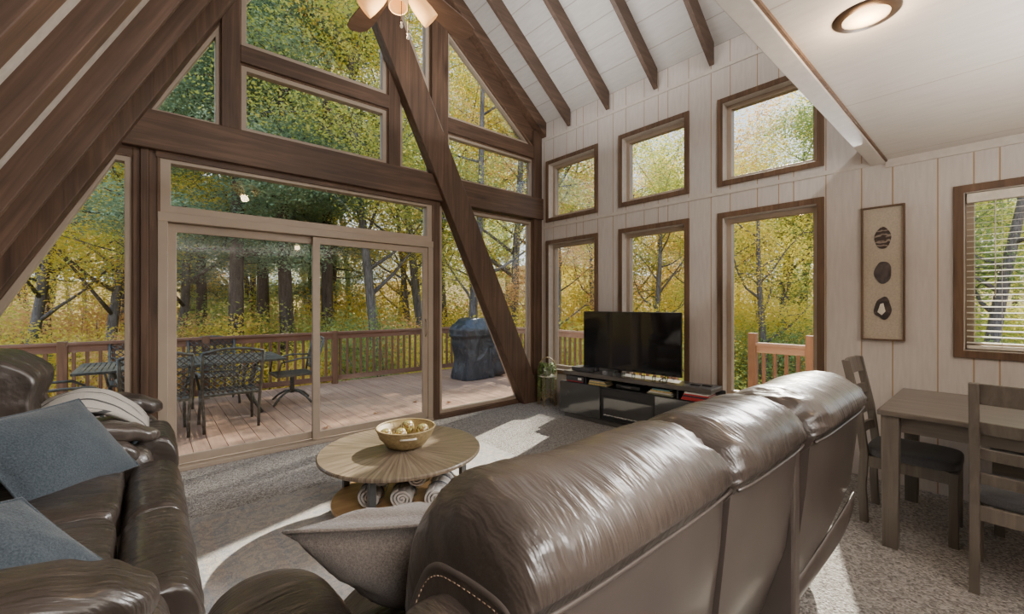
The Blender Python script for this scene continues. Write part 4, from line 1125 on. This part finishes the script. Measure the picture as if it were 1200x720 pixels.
# patio chair (faces local +Y)
def make_patio_chair():
    t = thing('patio_chair', 'grey cast-metal patio chair', 'patio chair', (0,0,0), 'cast-metal chairs round the patio table', world=False)
    PM = M['patio']; W = .28
    def bp(u, z):   # back surface, leaning
        return Vector((u*W*(1+.06*(z-.42)), -.22-.16*(z-.42)/.5, z))
    for s_ in (-1, 1):
        MB().tube([(s_*W*.93, -.24, 0), (s_*W*.95, -.22, .22), bp(s_, .42), bp(s_, .65), bp(s_, .90)], .016, 8).build('rear_leg', PM, t)
        MB().tube([(s_*W*.98, .27, 0), (s_*W*.95, .24, .22), (s_*W*.93, .23, .40)], .016, 8).build('front_leg', PM, t)
        MB().tube([bp(s_, .64), (s_*(W+.02), -.05, .645), (s_*(W+.03), .15, .635), (s_*(W+.02), .24, .58), (s_*W*.95, .23, .41)], .014, 8).build('arm', PM, t)
    MB().tube([bp(-1, .90)]+[bp(-1+2*k/12, .90+.045*math.sin(math.pi*k/12)) for k in range(1, 12)]+[bp(1, .90)], .016, 8).build('top_rail', PM, t)
    lt = MB(); N = 7
    for i in range(-N, N+1):
        for sg in (-1, 1):
            pts = []
            for k in range(13):
                z = .46+.45*k/12; u = i/4.+sg*(k/12-.5)*1.7
                zt = .90+.04*math.cos(u*math.pi/2) if abs(u) < 1 else .9
                if abs(u) <= 1.0 and z <= zt: pts.append(bp(u, z)+Vector((0, .003*sg, 0)))
            if len(pts) > 1: lt.tube(pts, .0065, 4)
    lt.tube([bp(-1+2*k/10, .46) for k in range(11)], .010, 6).tube([bp(-1+2*k/10, .72-.03*math.sin(math.pi*k/10)) for k in range(11)], .007, 6)
    lt.build('back_lattice', PM, t)
    st = MB(); st.ring([(-W, -.23), (W, -.23), (W*.97, .25), (-W*.97, .25)], .03, .395, .42, 'xy')
    for k in range(11): x = -W+.045+k*(2*W-.09)/10; st.box(x-.012, x+.012, -.21, .23, .402, .412)
    for y in (-.08, .08): st.box(-W+.02, W-.02, y-.01, y+.01, .398, .404)
    st.build('seat', PM, t); return t
pch = make_patio_chair()
spots = [(.72, 5.98, 0, 'lattice-back patio chair nearest the sliding door, seen from behind'),
         (.05, 5.95, 2, 'lattice-back patio chair partly behind the left door frame'),
         (.72, 7.50, 180, 'patio chair on the railing side of the table, straight behind the nearest chair'),
         (-.12, 7.50, 180, 'patio chair on the railing side of the table, behind the door frame post'),
         (-.66, 5.98, -72, 'patio chair turned side-on at the left end of the patio table')]
for k, (x, y, a, l) in enumerate(spots):
    o = pch if k == 0 else copy_tree(pch); o['label'] = l; o.location = (x, y, DZ); o.rotation_euler = (0, 0, R(a))
# swivel rocker at the right end
sw = thing('swivel_chair', 'cast-metal swivel patio chair on a curved four-foot base at the right of the table', 'patio chair', (1.60, 6.85, DZ))
sc = Vector((1.60, 6.85, 0)); st = MB(); st.ring([(sc.x-.26, sc.y-.26), (sc.x+.26, sc.y-.26), (sc.x+.26, sc.y+.26), (sc.x-.26, sc.y+.26)], .03, .37, .395, 'xy')
for k in range(11): y = sc.y-.22+k*.044; st.box(sc.x-.24, sc.x+.24, y-.012, y+.012, .378, .388)
st.build('seat', M['patio'], sw)
MB().tube([(sc.x, sc.y, .10), (sc.x, sc.y, .37)], .03, 10).build('pedestal', M['patio'], sw)
for k in range(4):
    a = R(35+90*k); d = Vector((math.cos(a), math.sin(a), 0))
    MB().tube([sc+Vector((0, 0, .13)), sc+d*.12+Vector((0, 0, .12)), sc+d*.24+Vector((0, 0, .06)), sc+d*.34+Vector((0, 0, DZ+.012))], .016, 8).build('foot', M['patio'], sw)
for s_ in (-1, 1):
    MB().tube([sc+Vector((.26, s_*.26, .38)), sc+Vector((.30, s_*.27, .62)), sc+Vector((.37, s_*.27, .88))], .015, 8).build('back_post', M['patio'], sw)
    MB().tube([sc+Vector((.31, s_*.27, .62)), sc+Vector((.05, s_*.30, .63)), sc+Vector((-.2, s_*.29, .58)), sc+Vector((-.24, s_*.26, .39))], .013, 8).build('arm', M['patio'], sw)
lt = MB(); lt.tube([sc+Vector((.37+.01*math.sin(k), -.27+.054*k, .88+.04*math.sin(math.pi*k/10))) for k in range(11)], .014, 6)
for i in range(-6, 7):
    for sg in (-1, 1):
        pts = [sc+Vector((.27+.10*k/10, u*.27, .44+.45*k/10)) for k in range(11) for u in [i/3.5+sg*(k/10-.5)*1.6] if abs(u) <= 1]
        if len(pts) > 1: lt.tube(pts, .006, 4)
lt.build('back_lattice', M['patio'], sw)

# covered grill
gr = thing('covered_grill', 'barbecue grill under a black fabric cover on the deck', 'grill', (4.85, 6.75, DZ))
def gprof(z):   # half width, half depth by height
    if z > .78:
        t = (z-.78)/.36; w = .43-.16*max(0, t-.45)/.55; return w, .30*(1-.35*max(0, t-.4)/.6)
    return .36+.03*math.cos(z*9), .27
mb = MB(); nz, na = 40, 64; vs = []
for i in range(nz+1):
    z = DZ+.01+(1.14-DZ-.01)*i/nz; w_, d_ = gprof(z)
    if .74 < z < .80: w_ *= 1.03
    for k in range(na):
        a = math.tau*k/na; ca, sa = math.cos(a), math.sin(a); e = .45
        x = math.copysign(abs(ca)**e, ca)*w_; y = math.copysign(abs(sa)**e, sa)*d_
        low = max(0, 1-z/.75)
        f_ = 1+.09*noise.noise(Vector((ca*2.6, sa*2.6, z*1.6)))*(.5+low)+.035*math.sin(a*11+z*4)*low
        vs.append((4.80+x*f_, 6.75+y*f_, z-.04*abs(ca)*(z > 1.05)))
fs = [(i*na+k, i*na+(k+1) % na, (i+1)*na+(k+1) % na, (i+1)*na+k) for i in range(nz) for k in range(na)]
fs += [tuple(nz*na+k for k in range(na))]
mb.add(vs, fs, True).build('cover', M['cover'], gr)
MB().soft((5.30, 6.72, .34), (.26, .25, .36), 4, 16, wr=.03, wscale=5, seed=3).build('side_cover', M['cover'], gr)

# ------------------------------------------------------------------ outside: ground and trees
def height(x, y):
    d = math.hypot(x-2, y-2)
    return -1.7-.06*max(0, d-8)+.25*noise.noise(Vector((x*.12, y*.12, 0)))+.020*max(0, d-20)**1.55
mb = MB(); N = 60; S = 75
vs = [(2-S+2*S*i/N, 2-S+2*S*j/N, height(2-S+2*S*i/N, 2-S+2*S*j/N)) for i in range(N+1) for j in range(N+1)]
mb.add(vs, [(i*(N+1)+j, (i+1)*(N+1)+j, (i+1)*(N+1)+j+1, i*(N+1)+j+1) for i in range(N) for j in range(N)], True)
def ground_mat():
    m, nt, out = _nt('leaf_litter'); b = NB(nt)
    v = b.coord(); f = b.noise(v, 6, 6, .8); g = b.noise(v, .5, 3)
    c = b.ramp(f, [(.3, (.06, .045, .02)), (.5, (.26, .17, .07)), (.62, (.42, .30, .10)), (.75, (.30, .30, .08))])
    b.bsdf(out, c, .9, 0, None, .1); return m
struct(mb.build('floor_ground', ground_mat(), org=(0,0,0)))

def leaf_mesh(name, centers, per, spread, size, mat, flat=.6, seed=0, squash=1., droop=0):
    """blob of leaf quads round the centres"""
    g = np.random.default_rng(seed); C = np.array(centers); n = len(C)*per
    c = np.repeat(C, per, axis=0); off = g.normal(size=(n, 3)); off /= np.maximum(1e-6, np.linalg.norm(off, axis=1))[:, None]
    off *= (g.random(n)**.45)[:, None]*spread; off[:, 2] *= squash
    p = c+off
    nrm = g.normal(size=(n, 3)); nrm[:, 2] += flat*np.sign(nrm[:, 2])*1.2; nrm /= np.linalg.norm(nrm, axis=1)[:, None]
    t = g.normal(size=(n, 3)); t -= (t*nrm).sum(1)[:, None]*nrm; t /= np.linalg.norm(t, axis=1)[:, None]
    b = np.cross(nrm, t); s = size*(.6+.8*g.random(n))[:, None]
    t2 = t*s; b2 = b*s*.55
    V = np.stack([p-t2, p+b2-t2*.1, p+t2, p-b2-t2*.1], 1).reshape(-1, 3)
    me = bpy.data.meshes.new(name); me.vertices.add(4*n); me.vertices.foreach_set('co', V.ravel().astype(np.float32))
    me.loops.add(4*n); me.loops.foreach_set('vertex_index', np.arange(4*n, dtype=np.int32))
    me.polygons.add(n); me.polygons.foreach_set('loop_start', np.arange(0, 4*n, 4, dtype=np.int32))
    me.update(calc_edges=True)
    cr_ = np.repeat(g.random(len(C)), per); r = np.repeat(np.clip(.55*cr_+.45*g.random(n), 0, 1), 4)
    at = me.attributes.new('rnd', 'FLOAT', 'POINT'); at.data.foreach_set('value', r.astype(np.float32))
    me.materials.append(mat); return me
LM = {
 'gold': leaf_mat('gold_leaf', [(.1, (.56, .55, .12)), (.4, (.86, .73, .12)), (.65, (.94, .76, .15)), (.9, (.90, .54, .16))], .5),
 'lime': leaf_mat('lime_leaf', [(.1, (.30, .40, .12)), (.4, (.52, .58, .15)), (.7, (.74, .70, .17)), (.95, (.90, .74, .18))], .5),
 'green': leaf_mat('green_leaf', [(.1, (.18, .29, .12)), (.5, (.36, .47, .17)), (.8, (.54, .60, .19)), (.95, (.80, .72, .20))], .5),
 'orange': leaf_mat('orange_leaf', [(.1, (.64, .56, .22)), (.4, (.88, .64, .26)), (.7, (.86, .50, .25)), (.95, (.68, .42, .26))], .5),
 'pine': leaf_mat('conifer_leaf', [(.1, (.17, .27, .18)), (.5, (.31, .43, .28)), (.8, (.48, .58, .32)), (.95, (.68, .68, .26))], .45),
}
# deciduous prototypes
def grow(seed, H, conifer=False, lean=.3, nb=11, low=.3, thick=1.):
    rr = random.Random(seed); mb = MB(); tips = []
    pts = []; x = y = 0; dx, dy = rr.uniform(-lean, lean)/6, rr.uniform(-lean, lean)/6
    n = 9
    for i in range(n):
        z = H*i/(n-1)*.92; pts.append((x, y, z)); x += dx*H/9*2+rr.uniform(-.05, .05); y += dy*H/9*2+rr.uniform(-.05, .05)
    r0 = H*.0115*thick
    mb.tube(pts, [r0*(1-.82*i/(n-1)) for i in range(n)], 9)
    for k in range(nb):
        t = low+(1-low)*(k+.5)/nb; i = min(n-2, int(t*(n-1))); f_ = t*(n-1)-i
        p = Vector(pts[i]).lerp(Vector(pts[i+1]), f_); a = rr.uniform(0, math.tau)
        ln = H*(.30 if not conifer else .22*(1.15-t))*rr.uniform(.7, 1.15)
        up = rr.uniform(.35, .8) if not conifer else rr.uniform(-.12, .15)
        d = Vector((math.cos(a), math.sin(a), up)).normalized(); q = [p]; v = d.copy()
        for s_ in range(4):
            v = (v+Vector((rr.uniform(-.28, .28), rr.uniform(-.28, .28), rr.uniform(-.12, .2) if not conifer else -.03))).normalized(); q.append(q[-1]+v*ln/4)
        br = r0*(1-.75*t)*.5; mb.tube(q, [br, br*.7, br*.5, br*.35, br*.15], 6)
        tips += [q[2], q[3], q[4], q[3].lerp(q[4], .5)]
        for s_ in range(2):
            v2 = Vector((rr.uniform(-1, 1), rr.uniform(-1, 1), rr.uniform(-.1, .7))).normalized(); e = q[2+s_]+v2*ln*.4
            mb.tube([q[2+s_], e], [br*.4, br*.12], 4); tips += [e, q[2+s_].lerp(e, .6)]
    tips.append(Vector(pts[-1]))
    return mb, tips
protos = []
def mk_proto(seed, H, con, per, spread, size, **kw):
    mb, tips = grow(seed, H, con, **kw)
    tr = mb.build('trunk', M['barkdark'] if con else M['bark'], None, org=(0,0,0))
    me = leaf_mesh('foliage', [tuple(t) for t in tips], per, spread, size, LM['pine'] if con else LM['lime'], seed=seed, squash=.5 if con else .8, flat=1.0 if con else .6)
    tm = tr.data; bpy.data.objects.remove(tr); return tm, me
DEC = [mk_proto(s_, 10, False, 260, .85, .029, nb=14, low=.22) for s_ in (1, 2, 3, 4)]
DECS = [mk_proto(s_, 10, False, 200, .85, .044, nb=11, low=.30, thick=1.55) for s_ in (21, 22, 23)]      # sparse
CON = [mk_proto(s_, 11, True, 460, .55, .024, nb=26, low=.25, lean=.08) for s_ in (11, 12)]
def mk_shrub(seed):
    rr = random.Random(seed); mb = MB(); tips = []
    for k in range(9):
        a = rr.uniform(0, math.tau); d = Vector((math.cos(a)*.7, math.sin(a)*.7, 1.)); p = Vector((0, 0, 0)); q = [p]
        for s_ in range(3): d = (d+Vector((rr.uniform(-.5, .5), rr.uniform(-.5, .5), rr.uniform(-.1, .3)))).normalized(); q.append(q[-1]+d*rr.uniform(.5, .8)); tips.append(q[-1])
        mb.tube(q, [.03, .02, .014, .006], 5)
    tr = mb.build('stem', M['bark'], None, org=(0,0,0)); tm = tr.data; bpy.data.objects.remove(tr)
    return tm, leaf_mesh('foliage', [tuple(t) for t in tips], 330, .66, .033, LM['gold'], seed=seed, squash=.75)
SHR = [mk_shrub(s_) for s_ in (31, 32, 33)]
names = {'gold': 'golden-yellow', 'lime': 'yellow-green', 'green': 'green', 'orange': 'orange-brown', 'pine': 'dark green'}
def plant(kind, proto, x, y, sc, a, col, partname='trunk'):
    zc = height(x, y)-.05
    zone = 'beyond the right side of the deck' if x > 6.5 and y < 7.5 else ('beyond the front deck railing' if y < 16 else 'deep in the woods beyond the deck')
    nm = {'tree': 'deciduous_tree', 'con': 'conifer_tree', 'shrub': 'shrub'}[kind]
    ct_ = {'tree': 'tree', 'con': 'tree', 'shrub': 'shrub'}[kind]
    lb = {'tree': '%s leafed autumn tree %s' % (names[col], zone), 'con': 'dark green conifer with feathery branches %s' % zone, 'shrub': '%s leafed bush %s' % (names[col], zone)}[kind]
    if kind != 'shrub':
        ca_, sa_ = math.cos(R(18)), math.sin(R(18)); along = (x-4.4)*ca_+(y-2)*sa_; lat = -(x-4.4)*sa_+y*ca_
        if -3.5 < lat < 8.5 and along > 0: sc = min(sc, max(.5, (along*math.tan(R(34))+1.7)/11))
    t = thing(nm, lb, ct_, (x, y, zc), lb.replace('tree', 'trees', 1).replace('bush', 'bushes'), world=False)
    t.rotation_euler = (0, 0, a); t.scale = (sc, sc, sc)
    a1 = bpy.data.objects.new('stem' if kind == 'shrub' else 'trunk', proto[0]); COL.objects.link(a1); a1.parent = t
    b1 = bpy.data.objects.new('foliage', proto[1]); COL.objects.link(b1); b1.parent = t
    b1.material_slots[0].link = 'OBJECT'; b1.material_slots[0].material = LM[col]
    return t
rr = random.Random(42)
def pol(u, t):     # ground point on the bearing of frame column u at distance t along the view axis
    a = (u-600)/494.; c_, s_ = math.cos(R(40.7)), math.sin(R(40.7)); return (s_+a*c_)*t, (c_-a*s_)*t
# trees standing in front, each with its own place
front = [('con', 0, 278, 12.5, 1.25, 'pine'), ('con', 1, 335, 13.5, 1.3, 'pine'), ('con', 0, 385, 15, 1.3, 'pine'), ('con', 1, 235, 17, 1.2, 'pine'), ('con', 1, 310, 16.5, 1.4, 'pine'),
         ('tree', 0, 120, 13, 1.0, 'gold'), ('tree', 1, 20, 12, .95, 'gold'), ('tree', 2, 60, 17, 1.2, 'lime'), ('tree', 3, 200, 15, 1.1, 'lime'),
         ('tree', 0, 445, 13.5, 1.1, 'lime'), ('tree', 1, 500, 16, 1.2, 'gold'), ('tree', 2, 550, 13, 1.0, 'lime'), ('tree', 3, 600, 15.5, 1.1, 'green'),
         ('trs', 0, 655, 14, 1.0, 'orange'), ('trs', 1, 700, 16, 1.05, 'lime'), ('trs', 2, 765, 15, 1.0, 'lime'), ('trs', 0, 830, 17, 1.0, 'orange'),
         ('trs', 1, 900, 12.5, 1.0, 'gold'), ('trs', 2, 975, 16, 1.0, 'lime'), ('trs', 0, 1040, 15, 1.0, 'green'), ('trs', 1, 1150, 11.5, .95, 'green'), ('trs', 2, 1230, 13, .9, 'lime')]
for k, (kd, i, u, t, sc, col) in enumerate(front):
    x, y = pol(u, t); P = {'con': CON, 'tree': DEC, 'trs': DECS}[kd][i]
    plant('con' if kd == 'con' else 'tree', P, x, y, sc*(1.45 if u < 620 else 1.12), rr.uniform(0, 6.28), col)
# deeper forest
for k in range(62):
    u = -120+1450*(k+.5)/62+rr.uniform(-18, 18); t = rr.choice((19, 23, 27, 31))+rr.uniform(-1.5, 1.5)
    if u > 620: t *= .95
    x, y = pol(u, t); r_ = rr.random()
    kd = 'con' if (180 < u < 480 and r_ < .5) else 'tree'
    col = 'pine' if kd == 'con' else rr.choice(('gold', 'lime', 'lime', 'green', 'orange') if u < 650 else ('lime', 'orange', 'gold', 'green', 'lime'))
    P = CON[k % 2] if kd == 'con' else (DEC[k % 4] if u < 560 else rr.choice(DECS+[DEC[k % 4]]))
    sc = rr.uniform(1.3, 1.8) if u < 650 else rr.uniform(.95, 1.25)
    plant(kd, P, x, y, sc, rr.uniform(0, 6.28), col)
for k in range(74):
    u = -100+1400*(k+.5)/74+rr.uniform(-12, 12); t = (11.5, 14, 17.5, 22)[k % 4]+rr.uniform(-1, 1)
    x, y = pol(u, t)
    if y < 9.3 and x < 7.6: continue
    plant('shrub', SHR[k % 3], x, y, rr.uniform(1.0, 1.35)*(1+.07*(t-11)), rr.uniform(0, 6.28), rr.choice(('gold', 'gold', 'orange', 'lime', 'lime', 'green')))

# ------------------------------------------------------------------ world, lights
wd = bpy.data.worlds.new('sky'); scn.world = wd; wd.use_nodes = True; nt = wd.node_tree; nt.nodes.clear(); b = NB(nt)
out = nt.nodes.new('ShaderNodeOutputWorld'); bg = nt.nodes.new('ShaderNodeBackground')
tc = b.n('ShaderNodeTexCoord'); sp_ = b.n('ShaderNodeSeparateXYZ'); b.l(tc.outputs['Generated'], sp_.inputs[0])
sky = b.ramp(sp_.outputs[2], [(0, (.85, .88, .92)), (.25, (.70, .80, .95)), (.6, (.36, .56, .90)), (1, (.22, .42, .85))])
cl = b.noise(tc.outputs['Generated'], 2.2, 5, .6); cf = b.ramp(cl, [(.45, (0, 0, 0)), (.65, (1, 1, 1))])
sky = b.mix(b.math('MULTIPLY', cf, .7), sky, (.95, .95, .97))
b.l(sky, bg.inputs[0]); bg.inputs[1].default_value = 1.35; b.l(bg.outputs[0], out.inputs[0])
sd = bpy.data.lights.new('sun', 'SUN'); sd.energy = 8.5; sd.angle = R(.8); sd.color = (1, .90, .76)
so = bpy.data.objects.new('sun', sd); COL.objects.link(so)
el, az = R(36), R(18)      # azimuth from +X towards +Y
dv = Vector((math.cos(el)*math.cos(az), math.cos(el)*math.sin(az), math.sin(el)))
so.rotation_euler = dv.to_track_quat('Z', 'Y').to_euler(); so.location = (20, 9, 16)
def area(name, loc, target, size, energy, col):
    l = bpy.data.lights.new(name, 'AREA'); l.energy = energy; l.size = size; l.color = col
    o = bpy.data.objects.new(name, l); COL.objects.link(o); o.location = loc
    o.rotation_euler = (Vector(loc)-Vector(target)).to_track_quat('Z', 'Y').to_euler(); return o
def bounce(name, loc, size, energy, col=(1, .93, .86)): return area(name, loc, (loc[0], loc[1]+.001, loc[2]+5), size, energy, col)
bounce('vault_fill', (2.7, 3.0, 3.3), 1.6, 24, (1, .98, .95))  # added fill, no fixture here; bounces off the vault ceiling
bounce('vault_fill_rear', (1.8, .9, 3.6), 1.6, 27, (1, .98, .95))  # second added vault fill, nearer the loft edge
bounce('loft_fill', (2.4, -.9, 1.75), 1.4, 30, (1, .95, .89))  # added fill under the loft, bounced off its underside
bounce('rear_fill', (.6, -1.6, 1.75), 1.2, 45, (1, .97, .93))  # unseen fill added behind the camera, aimed upward
lo = area('upper_loft_fill', (1.4, -1.1, 4.5), (1.5, 4.5, 1.6), 2.2, 52, (1, .97, .93)); lo.data.shape = 'RECTANGLE'; lo.data.size_y = .22  # added strip fill above the loft, not a room lamp; brightens the gable
nl = area('near_fill', (.2, -.7, 2.40), (.75, 1.1, .6), .8, 8, (1, .96, .92)); nl.data.spread = R(78)  # added fill for the near sofa, narrow cone, no lamp there
ll = area('left_fill', (3.9, .9, 2.35), (-.6, 2.5, 1.0), .6, 20, (1, .97, .94)); ll.data.spread = R(80)  # added fill aimed at the left sofa and slope, no real source
for nm_, lc, e in (('fan_glow', (fx, fy, 2.9), 6), ('can_glow', (2.14, .35, 2.48), 4)):
    l = bpy.data.lights.new(nm_, 'POINT'); l.energy = e; l.color = (1, .70, .40); l.shadow_soft_size = .05
    o = bpy.data.objects.new(nm_, l); COL.objects.link(o); o.location = lc

# ------------------------------------------------------------------ camera
cam = bpy.data.cameras.new('camera'); co = bpy.data.objects.new('camera', cam); COL.objects.link(co)
cam.sensor_width = 36; cam.lens = 36*494/1200; cam.shift_y = -3/1200; cam.clip_start = .02; cam.clip_end = 300
co.location = (0, 0, 1.4); co.rotation_euler = (R(90), 0, R(-40.7)); scn.camera = co
scn.view_settings.view_transform = 'AgX'; scn.view_settings.look = 'None'; scn.view_settings.exposure = .9
scn.cycles.use_denoising = True; scn.cycles.max_bounces = 8; scn.cycles.diffuse_bounces = 4; scn.cycles.glossy_bounces = 4
scn.cycles.transparent_max_bounces = 12; scn.cycles.sample_clamp_indirect = 6; scn.cycles.caustics_reflective = False; scn.cycles.caustics_refractive = False
